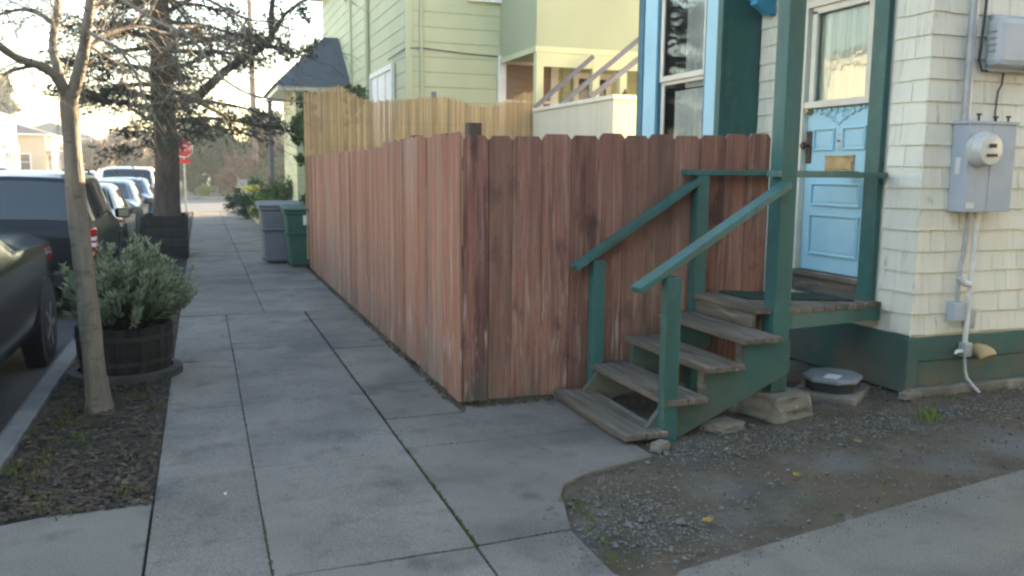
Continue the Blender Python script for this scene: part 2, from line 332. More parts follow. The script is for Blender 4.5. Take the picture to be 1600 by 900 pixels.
sheet('road_beyond', [(-10.4, 49.504), (-1.5, 49.504), (-1.5, 300), (-10.4, 300)], -.13, 'asphalt')
k = MB(); k.prism([(-1.22, -.16), (-1.20, .0), (-1.17, .012), (-1.06, .012), (-1.05, -.16)], 'y', -8, 33.2)
tag(k.build('kerb', 'kerb', bevel=.01), kind='structure')
k = MB(); k.box(-1.2, 14, 33.2, 34.0, -.16, .01); k.box(-1.5, 30, 49.5, 50.2, -.16, .01); k.box(-60, -10.4, 49.5, 50.2, -.16, .01)
tag(k.build('crossing_kerb', 'concrete'), kind='structure')
k = MB(); k.box(-10.6, -10.4, -8, 33.2, -.16, .0); k.box(-13, -10.6, -8, 33.2, -.16, -.005); k.box(-12.5, -10.4, 50.2, 200, -.16, 0)
tag(k.build('far_sidewalk', 'concrete'), kind='structure')
# sidewalk slabs
sw = MB(); g = .006
def slab(x0, x1, y0, y1, g0=g):
    dz = U(-.004, .003); t = U(-.003, .003)
    sw.add([(x0 + g0, y0 + g0, dz + t), (x1 - g0, y0 + g0, dz - t), (x1 - g0, y1 - g0, dz - t), (x0 + g0, y1 - g0, dz + t)] +
           [(x, y, -.09) for x, y in ((x0 + g0, y0 + g0), (x1 - g0, y0 + g0), (x1 - g0, y1 - g0), (x0 + g0, y1 - g0))],
           [(0, 1, 2, 3), (0, 4, 5, 1), (1, 5, 6, 2), (2, 6, 7, 3), (3, 7, 4, 0)])
yl = [-2.0, .9, 2.1, 3.32, 4.6, 5.93, 7.42, 8.5, 9.75]
for a, b in zip(yl, yl[1:]): slab(-.27, .21, a, b, .0025)
ym = [-2.0, .9, 3.30, 4.62, 6.25, 8.1, 9.75]
for a, b in zip(ym, ym[1:]): slab(.21, 1.05, a, b, .0025)
yr = [3.32, 4.68, 5.29, 6.2, 6.88, 7.6, 8.3, 9.1, 9.75]
for a, b in zip(yr[1:], yr[2:]): slab(1.062, 1.585, a, b, .005)
yf = [9.75, 11.6, 13.4, 15.3, 17.2, 19.2, 21.3, 23.4, 25.5, 27.6, 29.7, 31.5, 33.2]
for a, b in zip(yf, yf[1:]): slab(-.27, .62, a, b, .004); slab(.62, 1.585, a, b, .004)
# the walk in front of the steps, with the curved edge against the gravel
def flat(poly, dz=0, mb=sw):
    n = len(poly); mb.add([(x, y, dz) for x, y in poly] + [(x, y, -.09) for x, y in poly], [tuple(range(n))] + [(i, n + i, n + (i + 1) % n, (i + 1) % n) for i in range(n)])
flat([(1.062, 3.315), (1.515, 3.345), (1.56, 3.5), (1.60, 3.62), (1.63, 3.74), (1.70, 3.86), (1.85, 3.96), (2.05, 4.03), (2.36, 4.10), (2.42, 4.3), (2.40, 5.45), (1.62, 5.45), (1.6, 5.285), (1.062, 5.285)][:9] +
     [(2.36, 4.674), (1.062, 4.674)], .0)
flat([(1.062, 4.686), (2.36, 4.686), (2.36, 5.44), (1.66, 5.44), (1.60, 5.283), (1.062, 5.283)], -.002)
flat([(1.058, -2), (1.62, -2), (1.58, 2.6), (1.50, 2.9), (1.505, 3.333), (1.058, 3.303)], .001)
tag(sw.build('sidewalk', 'concrete', bevel=.003), kind='structure')
ap = MB(); flat([(-4, -1), (-.28, -1), (-.28, 4.375), (-.95, 4.19), (-1.05, 4.16), (-4, 4.1)], .0, ap)
tag(ap.build('driveway_apron', 'apron', bevel=.006), kind='structure')
dv = MB(); flat([(1.63, -2), (9, -2), (9, 4.2), (5.2, 3.46), (4.17, 3.24), (3.0, 3.04), (1.75, 2.81), (1.64, 2.7)], .012, dv)
tag(dv.build('driveway', 'apron', bevel=.008), kind='structure')
# planting strip of bare soil, uneven
def bumpy(name, x0, x1, y0, y1, z, amp, nx, ny, m, inside=None):
    mb = MB(); vs = []; fs = []
    for j in range(ny + 1):
        for i in range(nx + 1):
            e = min(i, nx - i, j, ny - j) > 0
            vs.append((x0 + (x1 - x0) * i / nx, y0 + (y1 - y0) * j / ny, z + (U(-amp, amp) if e else -.02)))
    for j in range(ny):
        for i in range(nx):
            a = j * (nx + 1) + i; fs.append((a, a + 1, a + nx + 2, a + nx + 1))
    mb.add(vs, fs); o = mb.build(name, m, smooth=True); return tag(o, kind='structure')
bumpy('planting_strip', -1.07, -.255, 4.1, 33.2, -.012, .012, 16, 420, 'soil')
bumpy('gravel_bed', 1.45, 11, 2.5, 6.6, -.02, .012, 180, 80, 'dirt')
bumpy('front_garden', 1.58, 5.5, 13.9, 33, -.015, .012, 30, 120, 'soil')
sheet('path', [(-.9, 50.2), (1.0, 50.2), (1.0, 110), (-.9, 110)], .014, 'concrete')
sheet('lawn', [(-1.5, 50.2), (30, 50.2), (30, 160), (-1.5, 160)], .006, 'grass')

# loose ground cover
def inpoly(x, y, poly):
    r = False; j = len(poly) - 1
    for i in range(len(poly)):
        if (poly[i][1] > y) != (poly[j][1] > y) and x < (poly[j][0] - poly[i][0]) * (y - poly[i][1]) / (poly[j][1] - poly[i][1]) + poly[i][0]: r = not r
        j = i
    return r
GP = [(1.53, 2.95), (1.53, 3.34), (1.66, 3.74), (1.9, 3.95), (2.4, 4.08), (2.5, 5.4), (4.8, 5.4), (4.86, 4.7), (9, 4.7), (9, 4.2), (5.2, 3.48), (4.17, 3.27), (3, 3.06), (1.75, 2.84)]
pb = MB(); OCT = [(1, 0, 0), (-1, 0, 0), (0, 1, 0), (0, -1, 0), (0, 0, 1), (0, 0, -1)]
OF = [(0, 2, 4), (2, 1, 4), (1, 3, 4), (3, 0, 4), (2, 0, 5), (1, 2, 5), (3, 1, 5), (0, 3, 5)]
cnt = 0
while cnt < 11000:
    x = U(1.5, 8.0); y = U(2.8, 5.4)
    if not inpoly(x, y, GP): continue
    d1 = math.exp(-((x - 1.85) ** 2 / .12 + (y - 3.35) ** 2 / .22)); yb = 4.12 + .055 * (x - 2.5)
    d2 = math.exp(-((y - yb) ** 2) / .035) if x > 2.4 else 0
    if RND() > .10 + .9 * max(d1, .75 * d2): continue
    s = U(.003, .0085) * (1.8 if RND() < .05 else 1) * (2.6 if RND() < .012 else 1); a = U(0, 6.3)
    pb.add([(x + s * (vx * math.cos(a) - vy * math.sin(a)) * U(.7, 1.2), y + s * (vx * math.sin(a) + vy * math.cos(a)) * U(.7, 1.2), -.012 + s * vz * .7 + .004) for vx, vy, vz in OCT], OF); cnt += 1
for i in range(420):      # stones kicked onto the concrete
    t = RND(); x, y = (1.75 + 2.4 * t, 2.81 + .43 * t - abs(random.gauss(0, .08))) if RND() < .7 else (1.53 - abs(random.gauss(0, .07)), U(2.95, 3.6)); s = U(.0025, .006); zz = .014 if x > 1.6 else .002
    pb.add([(x + s * vx * U(.7, 1.2), y + s * vy * U(.7, 1.2), zz + s * .7 * vz + .002) for vx, vy, vz in OCT], OF)
tag(pb.build('gravel', 'pebble', fix=False), kind='stuff')
fl = MB()
for i in range(5200):
    x = U(-1.04, -.28); y = 4.25 + 6.5 * RND() ** 1.6; s = U(.01, .045); a = U(0, 6.3); w = s * U(.15, .5)
    fl.add([(x + s * math.cos(a) * p - w * math.sin(a) * q, y + s * math.sin(a) * p + w * math.cos(a) * q, .001 + U(0, .014)) for p, q in ((-.5, -.5), (.5, -.5), (.5, .5), (-.5, .5))], [(0, 1, 2, 3)])
for i in range(1500):      # crumbs along the foot of the fence, thickened to paint contact shade too
    y = U(5.5, 13.5); x = U(1.55, 1.62); s = U(.008, .03)
    fl.leaf((x, y, U(.003, .012)), s)
for i in range(420):
    fl.leaf((U(1.66, 2.3), U(5.36, 5.46), U(.003, .014)), U(.008, .03))
for i in range(700):
    x = U(1.55, 7); y = U(2.9, 5.3)
    if inpoly(x, y, GP): fl.leaf((x, y, U(-.004, .004)), U(.008, .03), U(.2, .8))
for i in range(120):
    x = U(-.25, 1.0); y = U(3.4, 12); fl.leaf((x, y, .004), U(.006, .016), U(.3, .8))
for i in range(2600):     # dirt in the sidewalk joints
    q = RND(); y = U(3.0, 9.7)
    if q < .3: x = .21 + random.gauss(0, .004)
    elif q < .75: x = 1.056 + random.gauss(0, .008 if RND() < .8 else .02)
    elif q < .9: x = U(1.06, 1.58); y = random.choice(yr[1:]) + random.gauss(0, .006)
    else: x = -.262 + random.gauss(0, .012)
    fl.leaf((x, y, U(-.012, .003)), U(.004, .014), .7)
tag(fl.build('leaf_litter', 'flake', fix=False), kind='stuff')
gr = MB()
def blade(mb, x, y, z, h, lean=.5):
    a = U(0, 6.3); b = U(0, 6.3); w = h * .07 + .0015
    dx, dy = math.cos(a) * h * lean * RND(), math.sin(a) * h * lean * RND(); wx, wy = math.cos(b) * w, math.sin(b) * w
    mb.add([(x - wx, y - wy, z), (x + wx, y + wy, z), (x + dx * .4 + wx * .7, y + dy * .4 + wy * .7, z + h * .6), (x + dx, y + dy, z + h)], [(0, 1, 2, 3)])
for i in range(60):
    cx = U(-1.03, -.3); cy = U(4.25, 6.8); n = int(U(6, 30))
    if cx > -.6 and RND() < .6: continue
    for j in range(n): blade(gr, random.gauss(cx, .035), random.gauss(cy, .035), -.005, U(.015, .06))
for i in range(26):      # along the gravel edge
    t = RND(); cx = 1.53 + .05 * t + U(0, .12); cy = 2.95 + t * .75
    for j in range(int(U(4, 14))): blade(gr, random.gauss(cx, .015), random.gauss(cy, .02), -.01, U(.01, .035))
for i in range(30):
    cx = U(1.7, 5.2); cy = U(3.2, 4.6)
    if not inpoly(cx, cy, GP): continue
    for j in range(int(U(4, 14))): blade(gr, random.gauss(cx, .02), random.gauss(cy, .02), -.01, U(.01, .03))
for i in range(40):
    cx = U(4.9, 7); cy = U(4.55, 4.72)
    for j in range(8): blade(gr, random.gauss(cx, .02), random.gauss(cy, .02), -.01, U(.01, .04))
tag(gr.build('grass', 'grass', fix=False), kind='stuff')
ms = MB()
for i in range(2300):
    y = 3.3 + 1.35 * RND() ** 1.4 if RND() < .8 else U(4.6, 6.3); ms.leaf((1.055 + random.gauss(0, .006), y, U(-.012, .006)), U(.004, .014), .8)
for i in range(600):
    x = U(.55, 1.5) ; ms.leaf((x, 3.31 + (x - 1.06) * .05 + random.gauss(0, .004), U(-.012, .004)), U(.004, .012), .8)
for i in range(500): ms.leaf((.21 + random.gauss(0, .004), U(3.0, 3.9), U(-.01, .004)), U(.004, .01), .8)
tag(ms.build('moss', 'moss', fix=False), kind='stuff')

# ------------------------------------------------------------------ red board fence
def board(mb, o, u, n, w, z0, z1, t, ear=.03, mi=0):
    """board in the plane through o along unit u, thickness t along n, clipped corners"""
    o = Vector(o); u = Vector(u); n = Vector(n)
    poly = [(0, z0), (w, z0), (w, z1 - ear), (w - ear * .9, z1), (ear * .9, z1), (0, z1 - ear)]
    tw = U(-.004, .004)
    vs = [o + u * a + n * (tw * (a / w - .5)) + Vector((0, 0, b)) for a, b in poly]; vs += [v + n * t for v in vs]
    k = len(poly)
    mb.add(vs, [tuple(range(k))[::-1], tuple(range(k, 2 * k))] + [(i, (i + 1) % k, k + (i + 1) % k, k + i) for i in range(k)], mi)
fence = thing('board_fence', 'weathered red board fence with dog-eared tops around the corner yard', 'fence', (1.63, 5.47, 0))
mb = MB(); x = 1.645; ws = [U(.84, 1.14) for _ in range(12)]; sc = (4.07 - 1.645) / sum(ws)
for i in range(12):
    w = ws[i] * sc
    for zz in (.39, .40, 1.04, 1.05, 1.64):
        for q in (.18, .8): nx, nz = x + w * q + U(-.01, .01), zz + U(-.02, .02); mb.box(nx - .0035, nx + .0035, 5.459, 5.47, nz - .0035, nz + .0035, 1)
    board(mb, (x + U(0, .002), 5.468 + U(-.004, .004), 0), (1, 0, 0), (0, 1, 0), w - U(.002, .006), .012 + U(0, .012), 1.835 + .045 * i / 11 + U(-.014, .012), .019)
    x += w
mb.build('front_panel', ['redwood', 'rust_iron'], fence, bevel=.003)
mb = MB(); y = 5.472
while y < 7.95:
    w = U(.12, .155)
    board(mb, (1.638 + U(-.004, .004), y, 0), (0, 1, 0), (-1, 0, 0), w - U(.002, .006), .01 + U(0, .012), 1.855 + U(-.015, .01), .019); y += w
ys = y
mb.build('tall_side_panel', 'redwood_street_lit', fence, bevel=.003)
mb = MB()
while y < 13.9:
    w = U(.12, .155)
    board(mb, (1.640 + U(-.005, .005), y, 0), (0, 1, 0), (-1, 0, 0), w - U(.002, .006), .005 + U(0, .015), 1.80 + U(-.008, .008), .019, .012); y += w
mb.build('low_side_panel', 'redwood_street_lit', fence, bevel=.003)
mb = MB()
for z in (.35, 1.0, 1.6): mb.box(1.642, 1.68, 5.6, 13.9, z, z + .088); mb.box(1.7, 4.05, 5.49, 5.528, z, z + .088)
mb.build('rail', 'post_wood', fence)
for (px, py, h) in ((1.745, 5.555, 1.915), (4.0, 5.58, 1.7)): box(px - .047, px + .047, py - .025, py + .065, -.05, h).build('post', 'post_wood', fence, bevel=.004)
for (py, h) in ((7.12, 1.885), (9.3, 1.7), (11.6, 1.7), (13.8, 1.7)): box(1.684, 1.774, py - .045, py + .045, -.05, h).build('post', 'post_wood', fence, bevel=.004)

# ------------------------------------------------------------------ wooden porch steps
TW, TWX = 'old_wood', 'old_wood_x'
steps = thing('porch_steps', 'wooden porch and four open treads with teal rails and posts', 'porch', (2.3, 4.4, 0))
tops = [(2.285, .065), (2.565, .245), (2.835, .425), (3.105, .585)]
for i, (x, z) in enumerate(tops):
    mb = MB(); r = 4.31 + .01 * i + U(-.01, .01)
    mb.box(x, x + .142, r, 5.40, z - .04, z); mb.box(x + .149, x + .288, r + U(-.008, .012), 5.40, z - .04, z - .002)
    if i == 0: mb.box(x + .03, x + .1, 4.5, 5.2, -.03, z - .04)
    mb.build('tread', TW, steps, bevel=.006)
def pz(x): return .722 - .085 * (x - 3.38) / 1.46
def pyf(x): return 4.625 if x < 3.66 else 4.625 + .42 * (x - 3.66) / 1.18
mb = MB(); x = 3.37
while x < 4.82:
    w = min(.14, 4.825 - x); a, b = x + .003, x + w - .003
    ya, yb = pyf(a), pyf(b); za, zb = pz(a), pz(b)
    mb.add([(a, ya, za - .04), (b, yb, zb - .04), (b, 5.42, zb - .04), (a, 5.42, za - .04), (a, ya, za), (b, yb, zb), (b, 5.42, zb), (a, 5.42, za)],
           [(0, 3, 2, 1), (4, 5, 6, 7), (0, 1, 5, 4), (1, 2, 6, 5), (2, 3, 7, 6), (3, 0, 4, 7)]); x += w
mb.build('platform', TW, steps, bevel=.004)
mb = MB(); mb.box(3.385, 3.42, 4.66, 5.41, .585, .678); mb.build('front_fascia', TW, steps, bevel=.004)
mb = MB(); P = [(3.645, 4.645), (3.70, 4.65), (4.83, 5.055)]
for (a, b) in zip(P, P[1:]):
    za, zb = pz(a[0]) - .042, pz(b[0]) - .042
    mb.add([(a[0], a[1], za - .1), (b[0], b[1], zb - .1), (b[0], b[1] + .035, zb - .1), (a[0], a[1] + .035, za - .1), (a[0], a[1], za), (b[0], b[1], zb), (b[0], b[1] + .035, zb), (a[0], a[1] + .035, za)],
           [(0, 3, 2, 1), (4, 5, 6, 7), (0, 1, 5, 4), (1, 2, 6, 5), (2, 3, 7, 6), (3, 0, 4, 7)])
mb.build('side_fascia', 'teal', steps)
# stringers: saw-tooth boards under the treads
def stringer(y0, y1, m):
    prof = [(2.50, .0), (2.66, .0), (3.50, .34), (3.50, .54)]
    up = []
    for i, (x, z) in reversed(list(enumerate(tops))[1:]):
        up += [(x + .285 if i < 3 else 3.50, z - .042), (x + .03, z - .042)]
    prof = [(2.46, -.02), (2.70, -.02), (3.50, .33)] + up + [(2.46, .2 - .16)]
    return MB().prism(prof, 'y', y0, y1).build('stringer', m, steps, bevel=.003)
stringer(4.40, 4.44, 'teal_dirty'); stringer(5.31, 5.35, 'teal_dirty')
for (x, z) in tops[1:]: box(x + .02, x + .04, 4.39, 4.452, z - .17, z - .045).build('riser_block', TW, steps)
box(2.545, 2.645, 4.325, 4.395, -.03, .985).build('stair_post', 'teal', steps, bevel=.005)
box(2.555, 2.645, 5.345, 5.425, -.03, .985).build('stair_post', 'teal', steps, bevel=.005)
box(3.37, 3.465, 5.345, 5.435, -.03, 1.575).build('stair_post', 'teal', steps, bevel=.005)
box(3.515, 3.64, 4.595, 4.72, .15, 4.1).build('roof_post', 'teal', steps, bevel=.006)
box(4.79, 4.838, 5.125, 5.275, .60, 4.1).build('wall_post', 'teal', steps, bevel=.004)
box(4.79, 4.838, 6.30, 6.43, .60, 4.1).build('wall_post', 'teal', steps, bevel=.004)
MB().bar((2.36, 4.36, .915), (3.525, 4.56, 1.522), .10, .042).build('handrail', 'teal', steps, bevel=.005)
MB().bar((2.42, 5.385, .93), (3.40, 5.385, 1.545), .10, .042).build('handrail', 'teal', steps, bevel=.005)
MB().bar((3.46, 4.62, 1.592), (4.80, 5.09, 1.588), .085, .040).build('top_rail', 'teal', steps, bevel=.005)
MB().bar((3.28, 5.39, 1.597), (4.83, 5.42, 1.597), .10, .040).build('top_rail', 'teal', steps, bevel=.005)
mb = MB(); mb.prism([(3.4, 4.1), (4.82, 4.1), (4.82, 4.5), (3.4, 4.2)], 'y', 4.35, 6.6); mb.build('porch_roof', 'teal', steps)
dm = MB(); dm.box(3.62, 4.55, 5.02, 5.40, 0, .012)
dm.v = [(x, y, z + pz(x) + .003) for x, y, z in dm.v]
tag(dm.build('doormat', 'mat_green', loc=(4.05, 5.2, .69), bevel=.004), 'dark green doormat on the porch boards', 'doormat')
# pier stone under the roof post
def rock(name, c, sx, sy, sz, m, seed, label, cat, rz=0., group=None, top=True):
    rr = random.Random(seed); bm = bmesh.new(); bmesh.ops.create_cube(bm, size=1); bmesh.ops.subdivide_edges(bm, edges=bm.edges[:], cuts=3, use_grid_fill=True)
    for v in bm.verts:
        q = Vector((rr.uniform(-1, 1), rr.uniform(-1, 1), rr.uniform(-1, 1))) * .055
        if top and v.co.z > .45: q.z *= .15
        p = v.co + q; tp = 1.08 - .12 * (p.z + .5); x, y = p.x * sx * tp, p.y * sy * tp
        v.co = (x * math.cos(rz) - y * math.sin(rz), x * math.sin(rz) + y * math.cos(rz), (p.z + .5) * sz)
    me = bpy.data.meshes.new(name); bm.to_mesh(me); bm.free(); me.materials.append(MT[m])
    o = bpy.data.objects.new(name, me); COL.objects.link(o); o.location = c
    b = o.modifiers.new('bevel', 'BEVEL'); b.width = .012; b.segments = 2
    return tag(o, label, cat, group)
rock('pier_stone', (3.585, 4.66, -.02), .35, .36, .165, 'stone', 3, 'rough stone block under the roof post of the porch', 'stone block', .25)
rock('stepping_stone', (3.06, 4.45, -.02), .22, .16, .06, 'stone', 5, 'small flat stone lying under the green stair side board', 'stone', .3)
rock('brick_fragment', (2.47, 4.22, -.015), .11, .07, .05, 'stone', 8, 'broken brick-like stone at the foot of the stair post', 'brick', .5)
rock('rubble_stone', (4.78, 4.66, -.015), .16, .07, .05, 'stone', 11, 'pale rubble lying at the house corner', 'stone', .1)

# ------------------------------------------------------------------ cream shingled house
HX, HY = 4.84, 4.76
house = thing('shingled_house', 'cream shingled house with pale blue door and dark green skirting', 'house', (HX, HY, 0))
mb = MB()
# shell with a door opening and hollow inside
def wallx(mb, x, y0, y1, z0, z1, t):   mb.box(x, x + t, y0, y1, z0, z1)
wallx(mb, HX + .012, HY + .012, 5.30, .0, 5.6, .15); wallx(mb, HX + .012, 6.10, 8.95, .0, 5.6, .15); wallx(mb, HX + .012, 5.30, 6.10, 3.0, 5.6, .15); wallx(mb, HX + .012, 5.30, 6.10, 0, .76, .15)
mb.box(HX + .162, 13, HY + .012, HY + .15, 0, 5.6); mb.box(HX + .162, 13, 8.8, 8.95, 0, 5.6); mb.box(12.85, 13, HY + .15, 8.8, 0, 5.6); mb.box(HX + .162, 12.85, HY + .15, 8.8, 5.4, 5.55)
mb.box(HX + .162, 12.85, HY + .15, 8.8, .6, .75)
mb.build('wall', 'cream', house)
def shingles(mb, o, u, n, L, z0, z1, exp, blocks=()):
    o = Vector(o); u = Vector(u); n = Vector(n); z = z0; r = 0
    while z < z1:
        zt = z + exp; iv = [(0, L)]
        for (a, b, c, d) in blocks:
            if z + exp * .5 > c and z + exp * .5 < d:
                nv = []
                for p, q in iv:
                    if b <= p or a >= q: nv.append((p, q)); continue
                    if a > p: nv.append((p, a))
                    if b < q: nv.append((b, q))
                iv = nv
        for p, q in iv:
            s = p
            while s < q - .002:
                w = U(.11, .30); e = min(q, s + w)
                if q - e < .05: e = q
                dz = U(-.004, .003); a = .0012 if RND() < .75 else .003; t0 = .016 + U(-.002, .002)
                vs = []
                for (uu, dd) in ((s + a, 0), (e - a, 0)):
                    vs += [o + u * uu + Vector((0, 0, z + dz)), o + u * uu + n * t0 + Vector((0, 0, z + dz)), o + u * uu + n * .003 + Vector((0, 0, zt + .012)), o + u * uu + Vector((0, 0, zt + .012))]
                mb.add(vs, [(0, 1, 2, 3), (7, 6, 5, 4), (0, 4, 5, 1), (1, 5, 6, 2), (2, 6, 7, 3), (3, 7, 4, 0)])
                s = e
        z = zt; r += 1
mb = MB(); shingles(mb, (HX - .016 + .003, HY, 0), (1, 0, 0), (0, -1, 0), 8.1, .43, 5.5, .153)
mb.build('side_shingles', 'cream', house)
mb = MB(); shingles(mb, (HX, HY - .014, 0), (0, 1, 0), (-1, 0, 0), 4.2, .43, 5.5, .153, ((.34, 1.72, .0, 3.1), (1.96, 3.66, .0, 4.3), (-1, .09, .0, .44), (.2, .5, .0, .56)))
mb.build('front_shingles', 'cream', house)
mb = MB(); mb.box(HX - .035, 13, HY - .03, HY + .01, .235, .405); mb.box(HX - .028, 13, HY - .024, HY + .01, .04, .228); mb.box(HX - .05, HX + .05, HY - .042, HY + .008, .0, .41)
mb.box(HX - .045, HX + .005, HY + .01, 6.7, .0, .42); mb.build('skirting', 'teal_dirty', house, bevel=.005)
box(HX - .06, 13, HY - .10, HY - .03, -.05, .045).build('footing', 'stone', house, bevel=.01)
mb = MB(); mb.add([(4.4, 4.3, 5.5), (13.4, 4.3, 5.5), (13.4, 9.4, 5.5), (4.4, 9.4, 5.5), (6.5, 6.85, 7.4), (11.5, 6.85, 7.4)], [(3, 2, 1, 0), (0, 1, 5, 4), (1, 2, 5), (2, 3, 4, 5), (3, 0, 4)]); mb.build('roof', 'roof_brown', house)
# door
DX = HX + .03
door = MB(); door.box(DX, DX + .045, 5.30, 6.06, .785, 2.13); door.box(DX, DX + .045, 5.30, 5.365, 2.13, 2.95); door.box(DX, DX + .045, 5.99, 6.06, 2.13, 2.95); door.box(DX, DX + .045, 5.365, 5.99, 2.9, 2.95)
for (a, b, c, d) in ((5.36, 5.62, 1.785, 1.97), (5.71, 5.96, 1.785, 1.97), (5.38, 5.96, 1.33, 1.52), (5.38, 5.96, .92, 1.26)):   # raised panel mouldings
    for (y0, y1, z0, z1) in ((a, b, c, c + .016), (a, b, d - .016, d), (a, a + .016, c + .016, d - .016), (b - .016, b, c + .016, d - .016)):
        door.box(DX - .018, DX + .001, y0, y1, z0, z1)
    door.box(DX - .006, DX + .002, a + .035, b - .035, c + .035, d - .035)
door = door.build('door', 'blue', house, bevel=.003)
cv = MB()   # scrollwork under the glass
for sgn in (-1, 1):
    for k, (cy, cz, r) in enumerate(((.07, 2.05, .035), (.15, 2.085, .03), (.22, 2.10, .024), (.04, 2.10, .025), (.11, 2.11, .02), (.28, 2.115, .016))):
        pts = [(DX - .006, 5.675 + sgn * (cy + r * (1 - t / 16) * math.cos(t * .62)), cz + r * (1 - t / 16) * math.sin(t * .62)) for t in range(15)]
        cv.tube(pts, [.011] * 15, 6)
for k in range(5): cv.lathe([(.001, -.012), (.012, -.008), (.016, 0)], (DX, 5.675 + (k - 2) * .022, 1.995 + abs(k - 2) * .018), 'x', 8)
cv.build('carved_scroll', 'blue', door, smooth=True)
mb = MB()
for (y0, y1, z0, z1) in ((5.33, 5.385, 2.19, 2.93), (5.97, 6.03, 2.19, 2.93), (5.33, 6.03, 2.90, 2.96)): mb.box(DX - .028, DX + .002, y0, y1, z0, z1)
mb.box(DX - .05, DX + .002, 5.30, 6.055, 2.135, 2.19)
mb.build('window_frame', 'cream_trim', door, bevel=.006)
sheetx(DX + .020, 5.36, 5.995, 2.14, 2.92).build('pane', 'glass_soft', door, fix=False)
mb = MB()
n = 60; vs = [(DX + .045 + .010 * math.sin(i * 1.3) + .006 * math.sin(i * 3.1), 5.33 + .70 * i / n, z) for z in (2.1, 2.95) for i in range(n + 1)]
mb.add(vs, [(i, i + 1, n + 2 + i, n + 1 + i) for i in range(n)]); mb.build('curtain', 'curtain_y', door, smooth=True)
mb = MB(); mb.box(DX - .012, DX, 5.47, 5.80, 1.615, 1.735); mb.box(DX - .02, DX - .012, 5.485, 5.785, 1.632, 1.695); mb.box(DX - .018, DX, 5.468, 5.802, 1.725, 1.745); mb.build('mail_slot', 'brass', door, bevel=.003)
mb = MB(); mb.box(DX - .012, DX, 5.625, 5.665, 1.80, 1.92); mb.lathe([(.004, -.03), (.009, -.028), (.009, 0)], (DX - .01, 5.645, 1.86), 'x', 10); mb.build('knocker', 'pipe_grey', door, bevel=.002)
box(DX - .010, DX, 5.985, 6.05, 1.68, 1.95).build('lock_plate', 'rust_iron', door, bevel=.003)
mb = MB(); mb.lathe([(.010, 0), (.012, -.03), (.03, -.045), (.032, -.06), (.022, -.075), (.002, -.078)], (DX - .01, 6.015, 1.83), 'x', 14); mb.build('doorknob', 'rust_iron', door, smooth=True)
mb = MB(); mb.lathe([(.03, 0), (.032, -.012), (.02, -.03), (.018, -.05), (.002, -.052)], (DX - .002, 6.02, 2.115), 'x', 14); mb.build('deadbolt', 'brass', door, smooth=True)
mb = MB(); mb.box(HX - .02, HX + .06, 6.064, 6.13, .76, 3.02); mb.box(HX - .02, HX + .06, 5.23, 5.298, .76, 3.02); mb.box(HX - .02, HX + .06, 5.298, 6.064, 2.955, 3.02); mb.build('door_casing', 'cream_trim', house, bevel=.004)
mb = MB(); mb.box(HX - .05, HX + .10, 5.28, 6.10, .735, .782); mb.box(HX - .02, HX + .06, 5.28, 6.10, .60, .733); mb.build('threshold', TW, house, bevel=.006)
# bay window
BX = 4.44; B0, B1 = 6.72, 8.36
mb = MB(); mb.box(BX + .02, HX, B0, B0 + .05, .55, 4.2); mb.box(BX + .02, HX, B1 - .05, B1, .55, 4.2); mb.box(BX + .02, BX + .07, B0 + .05, B1 - .05, .55, 1.25); mb.box(BX + .02, BX + .07, B0 + .05, B1 - .05, 3.75, 4.2)
mb.box(BX + .02, BX + .07, B0 + .05, 6.97, 1.25, 3.75); mb.box(BX + .02, BX + .07, 7.93, B1 - .05, 1.25, 3.75); mb.box(BX - .05, HX, B0 - .05, B1 + .05, 4.2, 4.3)
bay = mb.build('bay', 'teal', house, bevel=.004)
mb = MB(); mb.box(BX - .012, BX + .018, 6.80, 6.985, .6, 4.18); mb.box(BX - .012, BX + .018, 7.90, 8.16, .6, 4.18); mb.box(BX - .012, BX + .018, 6.985, 7.90, 3.7, 4.18); mb.box(BX - .012, BX + .018, 6.985, 7.90, .6, 1.26); mb.build('trim', 'blue', bay, bevel=.006)
mb = MB(); mb.box(BX - .022, BX + .018, B0 - .008, 6.792, .6, 4.19); mb.build('corner_board', 'teal', bay, bevel=.004)
mb = MB(); mb.box(BX - .018, BX + .018, 8.17, 8.25, .6, 4.18); mb.box(BX + .0, BX + .04, 6.986, 7.02, 1.27, 3.7); mb.box(BX + .0, BX + .04, 7.865, 7.899, 1.27, 3.7); mb.build('edge_reveal_shade', 'blue_dark', bay)  # outer strip is dark blue trim; window-side strips paint the reveals' shade
mb = MB()
for (z0, z1, dx) in ((2.50, 3.70, .012), (1.27, 2.52, .034)):
    mb.box(BX + dx, BX + dx + .02, 7.021, 7.065, z0, z1); mb.box(BX + dx, BX + dx + .02, 7.80, 7.864, z0, z1); mb.box(BX + dx, BX + dx + .02, 7.065, 7.80, z0, z0 + .055); mb.box(BX + dx, BX + dx + .02, 7.065, 7.80, z1 - .055, z1)
mb.build('sash', 'cream_trim', bay, bevel=.004)
sheetx(BX + .022, 7.06, 7.81, 2.55, 3.66).build('pane', 'glass', bay, fix=False); sheetx(BX + .044, 7.06, 7.81, 1.3, 2.49).build('pane', 'glass_soft', bay, fix=False)
mb = MB(); mb.box(BX + .3, HX + .01, B0 + .051, B1 - .051, .6, 4.15); mb.build('dark_interior', 'dark_room', bay)
mb = MB(); n = 40; vs = [(BX + .085 + .015 * math.sin(i * 1.1), 7.0 + .66 * i / n, z) for z in (1.2, 2.40) for i in range(n + 1)]
mb.add(vs, [(i, i + 1, n + 2 + i, n + 1 + i) for i in range(n)]); mb.build('curtain', 'curtain', bay, smooth=True)
mb = MB(); n = 40; vs = [(BX + .10 + .015 * math.sin(i * .9), 6.98 + .5 * i / n, z) for z in (2.42, 3.72) for i in range(n + 1)]
